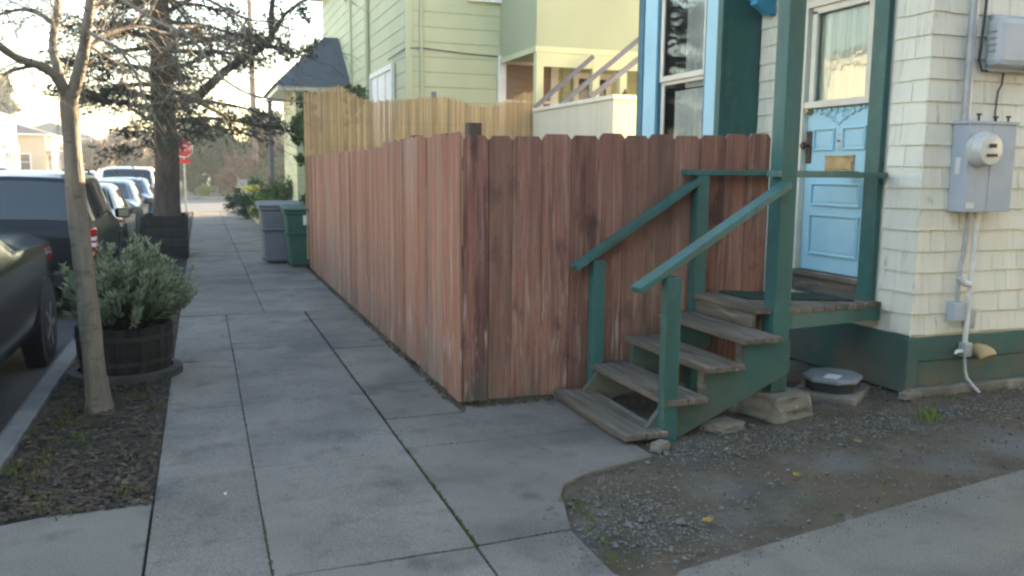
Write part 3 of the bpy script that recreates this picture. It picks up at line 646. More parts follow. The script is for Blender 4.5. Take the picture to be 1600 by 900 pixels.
mb.add(vs, [(i, i + 1, n + 2 + i, n + 1 + i) for i in range(n)]); mb.build('curtain', 'curtain', bay, smooth=True)
mb = MB(); mb.prism([(4.70, 3.02), (4.75, 2.98), (4.82, 2.98), (4.82, 3.3), (4.62, 3.3), (4.62, 3.06)], 'y', 6.50, 6.60); mb.box(4.60, 4.82, 6.49, 6.61, 3.10, 3.13); mb.build('bracket', 'bright_blue', house, bevel=.006)

# utilities on the side wall
WY = HY - .016
meter = thing('electric_meter', 'grey electric meter box with round glass dial on the cream wall', 'electric meter', (5.3, WY, 1.33))
mb = MB(); mb.box(5.085, 5.53, 4.605, WY, 1.335, 1.955); mb.box(5.07, 5.545, 4.595, WY, 1.955, 1.975); mb.box(5.30, 5.304, 4.600, 4.606, 1.335, 1.955); mb.build('box', 'meter_grey', meter, bevel=.006)
c = at(1541, 234, y=4.55)
mb = MB(); mb.lathe([(.125, .005), (.125, -.03), (.116, -.035), (.114, -.085), (.104, -.10), (.0, -.105)], (c.x, 4.605, c.z), 'y', 28); mb.build('dial', 'dial_glass', meter, smooth=True)
mb = MB(); mb.box(c.x - .03, c.x + .035, 4.494, 4.499, c.z + .012, c.z + .04); mb.box(c.x - .05, c.x + .05, 4.496, 4.4985, c.z - .05, c.z - .03, ); mb.build('display', 'black_plastic', meter)
box(5.10, 5.175, 4.599, 4.604, 1.36, 1.40).build('label_plate', 'label_white', meter)
box(5.079, 5.084, 4.66, 4.70, 1.60, 1.72).build('label_plate', 'label_white', meter)
for xx, h in ((5.19, .04), (5.35, .025), (5.47, .03)): MB().lathe([(.008, 0), (.008, h), (.018, h), (.018, h + .012), (.0, h + .014)], (xx, 4.63, 1.975), 'z', 8).build('bolt', 'rust_iron', meter)
def wire(name, pts, r, m, label, cat, n=8):
    mb = MB(); mb.tube(pts, r, n); return tag(mb.build(name, m, loc=pts[0], smooth=True), label, cat)
ca = at(1512, 188, y=4.70); cb = at(1534, 0, y=4.70)
wire('conduit_pipe', [(5.14, 4.70, 1.975), (5.14, 4.70, 2.8), (5.15, 4.70, 4.6)], .03, 'pipe_grey', 'thick grey conduit rising from the meter box top', 'conduit')
wire('service_cable', [(5.30, 4.735, 3.9), (5.29, 4.735, 2.9), (5.288, 4.735, 2.75), (5.27, 4.73, 2.55), (5.26, 4.73, 2.40), (5.29, 4.725, 2.335), (5.36, 4.72, 2.335)], .009, 'cable', 'thin dark cable looping down beside the upper utility box', 'cable')
wire('drop_cable', [(5.50, 4.725, 2.36), (5.50, 4.735, 2.25), (5.47, 4.735, 2.2), (5.46, 4.735, 2.05), (5.46, 4.73, 1.97)], .007, 'cable', 'thin dark cable hanging between the two utility boxes', 'cable')
ub = thing('utility_box', 'pale grey rounded utility box with side louvres above the meter', 'utility box', (5.6, WY, 2.34))
mb = MB(); mb.box(5.30, 5.95, 4.60, 4.74, 2.36, 2.70); mb.build('cover', 'utility_grey', ub, bevel=.045)
for k in range(4): box(5.293, 5.303, 4.635, 4.70, 2.46 + k * .045, 2.47 + k * .045).build('louvre', 'pipe_grey', ub)
box(5.33, 5.92, 4.70, 4.742, 2.33, 2.73).build('back_plate', 'pipe_grey', ub, bevel=.01)
wire('downpipe', [(5.31, 4.69, 1.335), (5.31, 4.69, 1.0), (5.305, 4.69, .7), (5.30, 4.69, .36)], .018, 'pipe_white', 'white straight pipe running down from the meter box', 'pipe')
wire('bent_pipe', [(5.24, 4.70, 1.335), (5.24, 4.70, 1.15), (5.225, 4.70, 1.02), (5.205, 4.70, .92), (5.20, 4.70, .82), (5.20, 4.70, .68)], .016, 'pipe_grey', 'grey pipe bending below the meter box', 'pipe')
wire('coupling', [(5.195, 4.68, .86), (5.225, 4.665, .81), (5.27, 4.66, .80)], .024, 'pipe_white', 'short white coupling on the bent grey pipe', 'coupling', 10)
box(5.15, 5.26, 4.67, WY, .53, .67).build('junction_box', 'meter_grey', loc=(5.2, WY, .53), bevel=.006)
tag(bpy.data.objects['junction_box'], 'small grey junction box at the end of the bent pipe', 'junction box')
box(5.33, 5.40, 4.70, WY, .46, .60).build('outlet_cover', 'pipe_grey', loc=(5.36, WY, .46), bevel=.005)
tag(bpy.data.objects['outlet_cover'], 'narrow grey cover on the wall right of the white pipe', 'outlet cover')
sp = thing('pipe_fitting', 'grey pipe fitting with pale side spout on the green skirting', 'pipe fitting', (5.30, 4.70, .26))
mb = MB(); mb.box(5.265, 5.335, 4.645, 4.72, .255, .365); mb.build('body', 'pipe_grey', sp, bevel=.012)
mb = MB(); mb.tube([(5.265, 4.68, .30), (5.21, 4.67, .305), (5.185, 4.665, .29)], [.016, .014, .008], 8); mb.build('spout', 'pipe_white', sp, smooth=True)
wire('ground_hose', [(5.30, 4.68, .255), (5.30, 4.67, .16), (5.305, 4.655, .10), (5.33, 4.62, .05), (5.36, 4.58, .0)], .011, 'pipe_grey', 'thin grey hose curving from the fitting to the gravel', 'hose')
mb = MB(); mb.tube([(5.46, 4.73, .285), (5.46, 4.66, .285), (5.46, 4.63, .27), (5.46, 4.615, .25)], [.055, .058, .065, .062], 14)
tag(mb.build('dryer_vent', 'vent_tan', loc=(5.46, 4.73, .25), smooth=True), 'yellowed vent hood sticking out of the green skirting', 'vent')
# plastic drain lid on a concrete slab beside the porch
lc = (4.33, 4.95); ra = .62
def rot(p, c, a): return (c[0] + p[0] * math.cos(a) - p[1] * math.sin(a), c[1] + p[0] * math.sin(a) + p[1] * math.cos(a))
mb = MB(); mb.prism([rot(p, lc, ra) for p in ((-.25, -.22), (.25, -.22), (.25, .24), (-.25, .24))], 'z', -.04, .03)
tag(mb.build('concrete_pad', 'stone', loc=(*lc, 0), bevel=.012), 'square concrete pad under the grey octagonal lid', 'pad')
lidt = thing('drain_box', 'grey octagonal plastic box lid with white sticker near the porch', 'drain box', (*lc, .03))
oc = [(-.21, -.09), (-.10, -.19), (.10, -.19), (.21, -.09), (.21, .09), (.10, .19), (-.10, .19), (-.21, .09)]
mb = MB(); mb.prism([rot((p[0] * .9, p[1] * .9), lc, ra) for p in oc], 'z', .03, .10); mb.build('base', 'black_plastic', lidt)
mb = MB(); mb.prism([rot(p, lc, ra) for p in oc], 'z', .10, .135); mb.build('lid', 'lid_grey', lidt, bevel=.01)
mb = MB(); mb.prism([rot((p[0] * .07 - .09, p[1] * .05 - .02), lc, ra) for p in ((-1, -1), (1, -1), (1, 1), (-1, 1))], 'z', .135, .1375); mb.build('sticker', 'label_white', lidt)
# weed and fallen leaves
wd = MB(); c = at(1450, 655, z=0)
for i in range(70): blade(wd, random.gauss(c.x, .02), random.gauss(c.y, .02), -.01, U(.04, .10), .9)
tag(wd.build('weed', 'leaf_bright', loc=(c.x, c.y, 0), fix=False), 'bright green weed growing in the gravel near the house corner', 'weed')
for (px, py, s, lb) in ((1105, 812, .042, 'orange-yellow fallen leaf on the grey gravel nearest the driveway'), (1245, 741, .036, 'yellow fallen leaf on the bare dirt in mid gravel bed'), (1340, 690, .028, 'small tan fallen leaf beside the pale gravel band')):
    c = at(px, py, z=.01); mb = MB(); n = 10; a0 = U(0, 6.3)
    vs = [(c.x, c.y, .012)] + [(c.x + s * (.55 + .3 * (k % 2)) * math.cos(a0 + k * .628) * .8, c.y + s * (.55 + .3 * (k % 2)) * math.sin(a0 + k * .628), .008 + U(0, .012)) for k in range(n)]
    mb.add(vs, [(0, 1 + k, 1 + (k + 1) % n) for k in range(n)])
    tag(mb.build('fallen_leaf', 'yellow_leaf', loc=(c.x, c.y, 0)), lb, 'leaf', 'fallen leaves on the gravel')
c = at(352, 771, z=.004); mb = MB(); mb.leaf(c, .02, .8); mb.leaf((c.x + .006, c.y, .006), .015, .8)
tag(mb.build('paper_scrap', 'label_white', loc=c), 'tiny white scrap lying on the grey sidewalk', 'litter')
HAZE, SUN, SKY, EXPO = .0018, 5.0, .15, 3.1

# ------------------------------------------------------------------ green house beyond the fence
GX, GY = 3.83, 16.5
gh = thing('clapboard_house', 'pale yellow-green house of wide boards behind the bamboo screen', 'house', (GX, GY, 0))
mb = MB(); mb.box(GX, 13.1, GY, 28.2, 0, 6.9); mb.build('wall', 'siding', gh)
mb = MB(); ml = MB(); z0 = 2.912 - .283 * 10
for k in range(0, 24):
    z = z0 + .283 * k
    if z < 0: continue
    mb.prism([(GY - .016, z + .008), (GY - .001, z + .008), (GY - .001, z + .283), (GY - .006, z + .283)], 'x', GX - .03, 13.1)
    mb.prism([(GX - .016, z + .008), (GX - .001, z + .008), (GX - .001, z + .283), (GX - .006, z + .283)], 'y', GY - .001, 28.2)
    ml.box(GX - .009, 13.1, GY - .009, GY - .001, z - .002, z + .0075); ml.box(GX - .009, GX - .001, GY, 28.2, z - .002, z + .0075)
mb.build('clapboards', 'siding', gh); ml.build('joint_shade_line', 'siding_line', gh)  # dark joints, drawn to strengthen the boards' weak lap shadow
box(4.3, 13.0, 28.2, 32.6, 0, 4.2).build('sun_block_box', 'siding', gh)  # unseen box added to keep the sun off the far sidewalk
box(GX - .04, GX + .10, GY - .042, GY - .027, 0, 6.9).build('corner_board', 'siding', gh)
def window(parent, axis, c, a0, a1, z0, z1, fw=.11, mull=1, inside='window_dark', sgn=-1, frame='white_trim', part='window'):
    """axis 'x': window in the plane x=c spanning y a0..a1; axis 'y': plane y=c spanning x"""
    def bx(mb, p0, p1, q0, q1, d0, d1):
        d0, d1 = sorted((c + sgn * d0, c + sgn * d1))
        if axis == 'x': mb.box(d0, d1, p0, p1, q0, q1)
        else: mb.box(p0, p1, d0, d1, q0, q1)
    mb = MB(); bx(mb, a0, a0 + fw, z0, z1, .0, .07); bx(mb, a1 - fw, a1, z0, z1, .0, .07); bx(mb, a0 + fw, a1 - fw, z1 - fw, z1, .0, .07); bx(mb, a0 + fw, a1 - fw, z0, z0 + fw * .7, .0, .08)
    for k in range(mull):
        m_ = a0 + (a1 - a0) * (k + 1) / (mull + 1); bx(mb, m_ - .035, m_ + .035, z0 + fw * .7, z1 - fw, .0, .055)
    zm = (z0 + z1) / 2; bx(mb, a0 + fw, a1 - fw, zm - .025, zm + .025, 0, .045)
    w = mb.build(part, frame, parent)
    mb = MB(); bx(mb, a0 + fw, a1 - fw, z0 + fw * .7, z1 - fw, .004, .03); mb.build('pane' if inside != 'blinds' else 'blind', inside, w)
    return w
window(gh, 'x', GX - .028, 17.5, 19.9, 1.9, 3.74, mull=2, inside='curtain')
window(gh, 'y', GY - .028, 5.66, 6.95, 2.1, 3.86, fw=.16, mull=0, inside='blinds')
window(gh, 'y', GY - .028, 5.03, 6.2, 4.86, 6.4, mull=0)
window(gh, 'y', GY - .028, 7.30, 8.15, 2.2, 3.6, mull=0)
mb = MB(); mb.box(5.71, 13.1, 14.5, GY - .03, 3.76, 6.9); oh = mb.build('upper_porch', 'siding_porch', gh)
mb = MB(); mb.box(5.69, 13.1, 14.485, 14.5, 3.70, 3.80); mb.box(5.69, 5.709, 14.5, GY - .05, 3.70, 3.80); mb.box(5.83, 13.1, 14.50, 14.58, 3.45, 3.70); mb.build('beam', 'siding_pale', gh)
for xx in (5.71, 6.82, 7.38, 8.6, 10.4, 12.96): box(xx, xx + .14, 14.49, 14.63, 0, 3.699).build('porch_post', 'siding_pale', gh)
mb = MB()
for xx in (6.0, 6.35, 6.7, 7.05, 8.4, 8.8, 9.2): mb.box(xx, xx + .02, GY - .05, GY - .03, 0, 3.7)
mb.build('batten', 'siding_line', gh)
mb = MB(); mb.add([(GX - .5, GY - .5, 6.9), (14.5, GY - .5, 6.9), (14.5, 28.7, 6.9), (GX - .5, 28.7, 6.9), (7.2, 19.5, 8.9), (7.2, 25.2, 8.9)], [(3, 2, 1, 0), (0, 1, 4), (1, 2, 5, 4), (2, 3, 5), (3, 0, 4, 5)]); mb.build('roof', 'slate', gh)
# front wing with hip roof
mb = MB(); mb.box(2.43, GX - .03, 23.4, 26.9, 0, 3.6); wing = mb.build('front_wing', 'siding_pale', gh)
mb = MB()
for k in range(13): mb.box(2.42, GX - .03, 23.388, 23.4, .283 * k, .283 * k + .008); mb.box(2.418, 2.43, 23.4, 26.9, .283 * k, .283 * k + .008)
mb.build('joint_shade_line', 'siding_line', wing)  # joint lines with the lap shadow painted in, as on the main wall
mb = MB(); mb.box(1.95, GX - .03, 22.95, 27.3, 3.6, 3.72); mb.build('eave', 'white_trim', wing)
mb = MB(); mb.add([(1.85, 22.85, 3.72), (GX - .03, 22.85, 3.72), (GX - .03, 27.4, 3.72), (1.85, 27.4, 3.72), (GX - .03, 24.9, 5.25), (3.4, 24.9, 5.25)], [(3, 2, 1, 0), (0, 1, 4, 5), (2, 3, 5, 4), (3, 0, 5)]); mb.build('roof', 'slate', wing)
mb = MB(); mb.box(2.0, 2.12, 27.0, 27.12, 0, 3.6); mb.build('wing_post', 'lilac', gh)
for xx, yy, r in ((4.10, GY - .05, .028), (GX - .06, 20.3, .06), (GX - .06, 22.6, .03)): MB().tube([(xx, yy, 0), (xx, yy, 6.8)], r, 8).build('drainpipe', 'siding', gh, smooth=True)
mb = MB(); mb.tube([(GX - .06, 18, 3.86), (GX - .04, GY - .03, 3.9), (4.1, GY - .06, 3.92), (5.0, GY - .05, 3.86), (5.66, GY - .05, 3.84)], .012, 6); mb.build('cable', 'cable', gh)
# bamboo screen on the far side of the yard
bs = thing('bamboo_screen', 'wavy-topped tan bamboo reed screen above the red fence', 'screen', (1.64, 13.98, 0))
prof = [at(px, py, y=13.98) for px, py in ((474, 146), (500, 142), (530, 134), (555, 150), (580, 158), (640, 155), (690, 150), (715, 157), (745, 166), (770, 165), (800, 155), (820, 146), (836, 143))]
def ztop(x):
    for a, b in zip(prof, prof[1:]):
        if a.x <= x <= b.x: return a.z + (b.z - a.z) * (x - a.x) / (b.x - a.x)
    return prof[-1].z
mb = MB(); x = prof[0].x
while x < 5.46:
    w = U(.0045, .0085); zt = ztop(x) + random.gauss(0, .018); ln = U(-.01, .01)
    y = 13.985 + U(-.006, .006)
    mb.tube([(x + ln, y, .15), (x, y, (zt + .15) / 2 + U(-.3, .3)), (x + U(-.006, .006), y, zt)], w * .62, 5); x += w * .98 * (1 if RND() < .93 else 1.5)
mb.build('reeds', 'bamboo', bs)
mb = MB()
for z in (.6, 1.3, 1.95, 2.35): mb.box(1.66, 5.46, 13.975, 13.977, z, z + .002)
mb.build('wire', 'cable', bs)
for xx, h in ((3.67, 2.88), (1.75, 2.4), (5.38, 2.6)): box(xx, xx + .07, 14.0, 14.07, 0, h).build('post', 'lilac', bs)
# stair with parapet
sh = thing('garden_parapet', 'cream plank parapet with pale cap beside the back stairs', 'parapet', (5.46, 10.9, 0))
mb = MB(); mb.box(5.46, 5.56, 10.9, 13.93, 0, 2.60); mb.box(5.56, 8.5, 10.9, 11.0, 0, 2.60); mb.build('wall', 'shed', sh)
mb = MB(); mb.box(5.43, 5.60, 10.86, 13.95, 2.60, 2.66); mb.box(5.60, 8.5, 10.86, 11.04, 2.60, 2.66); mb.build('cap', 'cream_trim', sh, bevel=.006)
mb = MB(); mb.lathe([(.05, 0), (.05, .03), (.02, .05), (.02, .08)], (5.66, 10.95, 2.66), 'z', 10); mb.build('lamp', 'rust_iron', sh)
st = thing('back_stairs', 'back stairs with lilac-grey handrails rising to the green porch', 'stairs', (5.7, 12.2, 0))
def rail(a, b, ext): 
    a, b = Vector(a), Vector(b); d = b - a
    MB().bar(a - d * .04, a + d * ext, .05, .075).build('handrail', 'lilac', st)
rail((5.64, 14.25, 2.74), (6.71, 14.25, 3.64), 1.0); rail((5.69, 13.2, 2.72), (7.14, 13.2, 3.88), 1.5); rail((5.74, 12.2, 2.75), (6.66, 12.2, 3.45), 1.8)
for k in range(10): box(5.7 + .27 * k, 5.98 + .27 * k, 12.25, 13.15, 1.55 + .2 * k, 1.59 + .2 * k).build('tread', 'lilac', st)
mb = MB(); mb.prism([(5.7, 0), (8.3, 0), (8.3, 3.4), (5.7, 1.5)], 'y', 13.16, 13.2); mb.build('stringer', 'lilac', st)

# ------------------------------------------------------------------ wheeled bins
def bin_(x0, x1, y0, y1, h, body, lidm, label, cat):
    t = thing('wheeled_bin', label, cat, ((x0 + x1) / 2, (y0 + y1) / 2, 0), 'wheeled bins beyond the fence')
    mb = MB(); k = .07
    lo = [(x0 + k, y0 + k), (x1 - k, y0 + k), (x1 - k, y1 - k), (x0 + k, y1 - k)]; hi = [(x0, y0), (x1, y0), (x1, y1), (x0, y1)]
    zs = h - .10
    mb.add([(*p, .03) for p in lo] + [(*p, zs) for p in hi], [(0, 3, 2, 1), (4, 5, 6, 7)] + [(i, (i + 1) % 4, 4 + (i + 1) % 4, 4 + i) for i in range(4)])
    mb.build('body', body, t, bevel=.035)
    mb = MB(); mb.box(x0 - .025, x1 + .025, y0 - .025, y1 + .025, zs - .015, zs + .045); mb.box(x0 + .0, x1, y0 - .008, y0 + .03, zs * .62, zs * .62 + .03); mb.build('rim', body, t, bevel=.012)
    mb = MB(); mb.prism([(y0 - .05, zs + .048), (y1 + .04, zs + .048), (y1 + .04, zs + .10), ((y0 + y1) / 2, zs + .135), (y0 - .05, zs + .075)], 'x', x0 - .04, x1 + .04); mb.build('lid', lidm, t, bevel=.018)
    for xx in (x0 + .1, x1 - .1):
        mb = MB(); mb.lathe([(.03, -.03), (.10, -.03), (.11, 0), (.10, .03), (.03, .03)], (xx, y1 - .02, .11), 'x', 16); mb.build('wheel', 'tyre', t)
    mb = MB(); mb.tube([(x0 + .05, y1 + .08, zs), (x1 - .05, y1 + .08, zs)], .018, 8); mb.build('handle', lidm, t)
    return t
b1 = bin_(.92, 1.56, 14.75, 15.45, 1.02, 'bin_grey', 'bin_grey', 'grey wheeled bin, the taller one left of the green bin', 'bin')
b2 = bin_(1.26, 1.80, 14.02, 14.62, .985, 'bin_green', 'bin_green', 'green wheeled bin with pale sticker at the fence end', 'bin')
box(1.53, 1.70, 14.012, 14.02, .70, .86).build('sticker', 'label_white', b2)

# ------------------------------------------------------------------ barrel planter and shrub
pc = (-.60, 7.17)
pl = thing('barrel_planter', 'dark half-barrel planter in the soil strip behind the slender tree', 'planter', (*pc, 0))
mb = MB(); N = 26
for i in range(N):
    a0 = 2 * math.pi * i / N + .006; a1 = 2 * math.pi * (i + 1) / N - .006; rr = U(-.003, .003); h = .40 + U(-.006, .004)
    vs = []
    for a in (a0, a1):
        for r, z in ((.315 + rr, 0), (.345 + rr, .2), (.35 + rr, h), (.325 + rr, h), (.29, 0)): vs.append((pc[0] + r * math.cos(a), pc[1] + r * math.sin(a), z))
    mb.add(vs, [(0, 1, 2, 3, 4), (9, 8, 7, 6, 5)] + [(j, (j + 1) % 5, 5 + (j + 1) % 5, 5 + j) for j in range(5)])
mb.build('staves', 'barrel', pl)
mb = MB()
for z, r in ((.11, .334), (.30, .352)): mb.lathe([(r, 0), (r + .004, .035), (r - .004, .035), (r - .006, 0)], (*pc, z), 'z', 40, cap=False)
mb.build('hoop', 'barrel_band', pl, smooth=True)
mb = MB(); mb.lathe([(.0, .34), (.32, .335)], (*pc, 0), 'z', 24, cap=False); mb.build('soil', 'soil', pl)
mb = MB(); mb.lathe([(.42, -.05), (.41, .045), (.345, .055), (.34, -.05)], pc + (0,), 'z', 30); tag(mb.build('concrete_ring', 'concrete_ring', loc=(*pc, 0), smooth=True), 'low pale ring of concrete around the barrel planter base', 'edging')
shr = thing('sage_shrub', 'bushy grey-green shrub of upright leafy stems in the barrel', 'shrub', (*pc, .34))
ms_ = MB(); ml = MB()
for i in range(230):
    a = U(0, 6.283); el = U(.15, 1.0); reach = .52 * (1 - el) ** .8 + .04; zt = .34 + U(.30, .78) * (.6 + .4 * el)
    p0 = Vector((pc[0] + .15 * math.cos(a) * RND(), pc[1] + .15 * math.sin(a) * RND(), .34)); p2 = Vector((pc[0] + .07 + reach * math.cos(a), pc[1] + reach * math.sin(a), zt))
    p1 = Vector((p0.x + (p2.x - p0.x) * .75, p0.y + (p2.y - p0.y) * .75, .34 + (zt - .34) * .45))
    pts = [p0 * (1 - t) ** 2 + p1 * 2 * t * (1 - t) + p2 * t * t for t in [k / 6 for k in range(7)]]
    ms_.tube(pts, [.006, .006, .005, .005, .004, .003, .002], 4, cap=False)
    for k in range(46):
        t = U(.42, 1.0); p = p0 * (1 - t) ** 2 + p1 * 2 * t * (1 - t) + p2 * t * t; tg = ((p1 - p0) * (1 - t) + (p2 - p1) * t).normalized()
        o_ = tg.orthogonal().normalized(); o_ = Matrix.Rotation(U(0, 6.28), 3, tg) @ o_; L = U(.045, .075); d = (o_ * .75 + tg * .7).normalized(); w = d.cross(tg).normalized() * L * .14
        ml.add([p, p + d * L * .5 + w, p + d * L, p + d * L * .5 - w], [(0, 1, 2, 3)])
ms_.build('stem', 'bark_dark', shr); ml.build('foliage', 'leaf_sage', shr, fix=False)

# ------------------------------------------------------------------ trees
def twigs(mb, p, d, L, r, depth, droop=.1, n=4, spread=.8):
    """a crooked tapering twig with side twigs"""
    pts = [Vector(p)]; d = Vector(d).normalized(); k = 5; dd = d.copy()
    for i in range(k):
        dd = (dd + Vector((U(-.22, .22), U(-.22, .22), U(-.2, .2) - droop * .3))).normalized(); pts.append(pts[-1] + dd * L / k)
    mb.tube(pts, [r * (1 - .75 * i / k) for i in range(k + 1)], 5 if r > .012 else (4 if r > .005 else 3), cap=False)
    tips = [pts[-1]]
    if depth > 0:
        for j in range(n):
            i = random.randint(1, k); q = pts[i - 1].lerp(pts[i], RND())
            side = Vector((U(-1, 1), U(-1, 1), U(-.7, .7))); nd = (dd + side * spread).normalized()
            tips += twigs(mb, q, nd, L * U(.4, .7), max(r * .5, .0025), depth - 1, droop, n, spread)
    return tips
# slender bare street tree
bt = thing('bare_street_tree', 'slender bare tree with pale trunk in the soil strip', 'tree', (-.69, 6.1, 0))
mb = MB()
def limb(pxs, ys, r0, r1, n=10):
    P = [at(px, py, y=6.1 + dy) for (px, py), dy in zip(pxs, ys)]
    m = []                      # catmull-rom
    for i in range(len(P) - 1):
        a, b, c, d = P[max(i - 1, 0)], P[i], P[i + 1], P[min(i + 2, len(P) - 1)]
        for t in (0, .33, .67): m.append(.5 * ((2 * b) + (c - a) * t + (2 * a - 5 * b + 4 * c - d) * t * t + (3 * b - a - 3 * c + d) * t ** 3))
    m.append(P[-1]); k = len(m)
    mb.tube(m, [(r0 + (r1 - r0) * i / (k - 1)) * (1 + U(-.07, .07)) for i in range(k)], n); return m
tr = limb([(156, 655), (151, 610), (142, 520), (130, 410), (121, 330), (113, 230), (108, 165), (107, 140)], [0] * 8, .072, .05, 14)
fl_ = at(156, 645, y=6.1); mb.tube([(fl_.x, 6.1, -.05), (fl_.x, 6.1, .03), (fl_.x - .002, 6.1, .11), (fl_.x - .006, 6.1, .22)], [.10, .087, .077, .067], 14)
mb2 = mb; mb.build('trunk', 'bark_pale', bt, smooth=True)
mb = MB(); LM = []
LM.append((limb([(108, 158), (90, 122), (66, 104), (38, 95), (10, 80), (-30, 45), (-80, -10)], [0, -.05, -.1, -.15, -.2, -.3, -.4], .036, .018), .9))
LM.append((limb([(52, 103), (20, 110), (-20, 130), (-60, 140)], [-.1, -.2, -.4, -.5], .013, .006), .6))
LM.append((limb([(106, 155), (94, 118), (82, 78), (86, 40), (90, 0), (84, -60), (95, -130)], [0, .08, .15, .25, .3, .4, .5], .03, .016), .9))
LM.append((limb([(110, 158), (122, 118), (131, 78), (136, 40), (142, 0), (150, -60), (140, -130)], [0, -.03, -.05, -.1, -.1, -.15, -.2], .04, .022), .9))
LM.append((limb([(126, 98), (150, 65), (185, 46), (225, 42), (262, 52), (300, 40)], [-.04, .05, .2, .3, .45, .6], .018, .006), .7))
LM.append((limb([(133, 46), (160, 63), (187, 78), (213, 117), (219, 135), (231, 165), (244, 187), (258, 208)], [-.08, -.25, -.4, -.5, -.55, -.6, -.62, -.65], .012, .004), .4))
LM.append((limb([(142, -30), (200, 5), (250, 36), (290, 53), (313, 77), (343, 117), (371, 138), (400, 150), (440, 156), (478, 160)], [-.1, -.4, -.6, -.75, -.8, -.9, -1., -1.05, -1.1, -1.15], .012, .004), .4))
LM.append((limb([(146, -60), (240, -40), (330, 2), (372, 24), (405, 33), (450, 30)], [-.1, -.3, -.5, -.55, -.6, -.6], .013, .004), .45))
LM.append((limb([(187, 78), (215, 95), (225, 110), (270, 100), (280, 84)], [-.4, -.45, -.5, -.55, -.6], .008, .003), .3))
LM.append((limb([(133, 66), (165, 88), (200, 110), (222, 128), (268, 135), (300, 150)], [-.05, .05, .15, .2, .3, .35], .01, .003), .35))
LM.append((limb([(86, 40), (60, 20), (30, 15), (-10, 25)], [.25, .3, .4, .5], .018, .007), .6))
LM.append((limb([(138, 20), (180, -10), (230, -40), (300, -80)], [-.1, .1, .3, .5], .018, .008), .7))
for L, s in LM:
    n = len(L)
    for j in range(int(9 + 8 * s)):
        i = random.randint(3, n - 1); q = L[i - 1].lerp(L[i], RND()); base = (L[i] - L[i - 1]).normalized()
        side = Vector((U(-1, 1), U(-1, 1), U(-.8, .9)))
        twigs(mb, q, base * .7 + side, s * U(.45, 1.05), .0045, 2, .25, 3)
mb.build('branches', 'bark_pale', bt, smooth=True)

# dark conifer in a low wooden box
DXY = (-.60, 16.7)
ct = thing('dark_conifer', 'big dark cypress-like tree with rough trunk and drooping sprays', 'tree', (*DXY, 0))
mb = MB(); tk = [(DXY[0] + dx, DXY[1], z) for dx, z in ((.0, -.1), (.0, .25), (.02, 1.0), (.06, 1.9), (.02, 3), (.05, 4.2), (.0, 5.5), (.05, 7.5), (.0, 10), (0, 12))]
mb.tube(tk, [.40, .29, .225, .205, .20, .165, .14, .11, .06, .02], 14); mb.build('trunk', 'bark_dark', ct, smooth=True)
mb = MB(); lf = MB()
def sprays(p, d, n, spread, size):
    for k in range(n):
        q = Vector((random.gauss(p.x, spread), random.gauss(p.y, spread), random.gauss(p.z, spread * .6))); L = size * U(.6, 1.4)
        dd = (Vector(d) * .6 + Vector((U(-1, 1), U(-1, 1), U(-.8, .35)))).normalized(); w = dd.cross(Vector((U(-1, 1), U(-1, 1), U(-1, 1)))).normalized() * L * U(.12, .26)
        lf.add([q - dd * L * .5, q + w, q + dd * L * .5, q - w], [(0, 1, 2, 3)])
def cbranch(z, a, L, r, rise, leafy=1.):
    d = Vector((math.cos(a), math.sin(a), rise)).normalized(); p = Vector((DXY[0], DXY[1], z)); pts = [p]; k = 7
    for i in range(k):
        d = (d + Vector((U(-.16, .16), U(-.16, .16), U(-.14, .10)))).normalized(); pts.append(pts[-1] + d * L / k)
    mb.tube(pts, [r * (1 - .8 * i / k) for i in range(k + 1)], 6, cap=False)
    for j in range(int(8 * leafy) + 2):
        i = random.randint(3, k); q = pts[i - 1].lerp(pts[i], RND()); nd = (d + Vector((U(-1, 1), U(-1, 1), U(-.6, .5))) * .9).normalized(); l2 = L * U(.18, .36)
        e = q + nd * l2; mb.tube([q, q.lerp(e, .5) + Vector((0, 0, U(-.03, .05))), e], [r * .25, r * .18, .004], 4, cap=False)
        if RND() < .85: twigs(mb, q, nd, l2 * 1.7, r * .18, 1, .2, 5)
        for t in (.35, .6, .85, 1.05):
            if RND() < .82 * leafy: sprays(q.lerp(e, t), nd, int(U(4, 12)), .11, .095)
    if leafy > .5: sprays(pts[-1], d, 20, .13, .10)
for i in range(54):
    t = i / 54; z = 2.35 + 4.0 * t + U(-.1, .1); cbranch(z, i * 2.399 + U(-.3, .3), (2.15 - .05 * z) * U(.62, 1.15), .05, U(-.22, .35))
for i in range(16): cbranch(6.3 + .35 * i, i * 2.399, 1.8 - .1 * i, .035, U(0, .4))
for i in range(9): cbranch(U(2.0, 3.6), U(0, 6.28), U(.6, 1.2), .02, U(-.3, .2), .8)
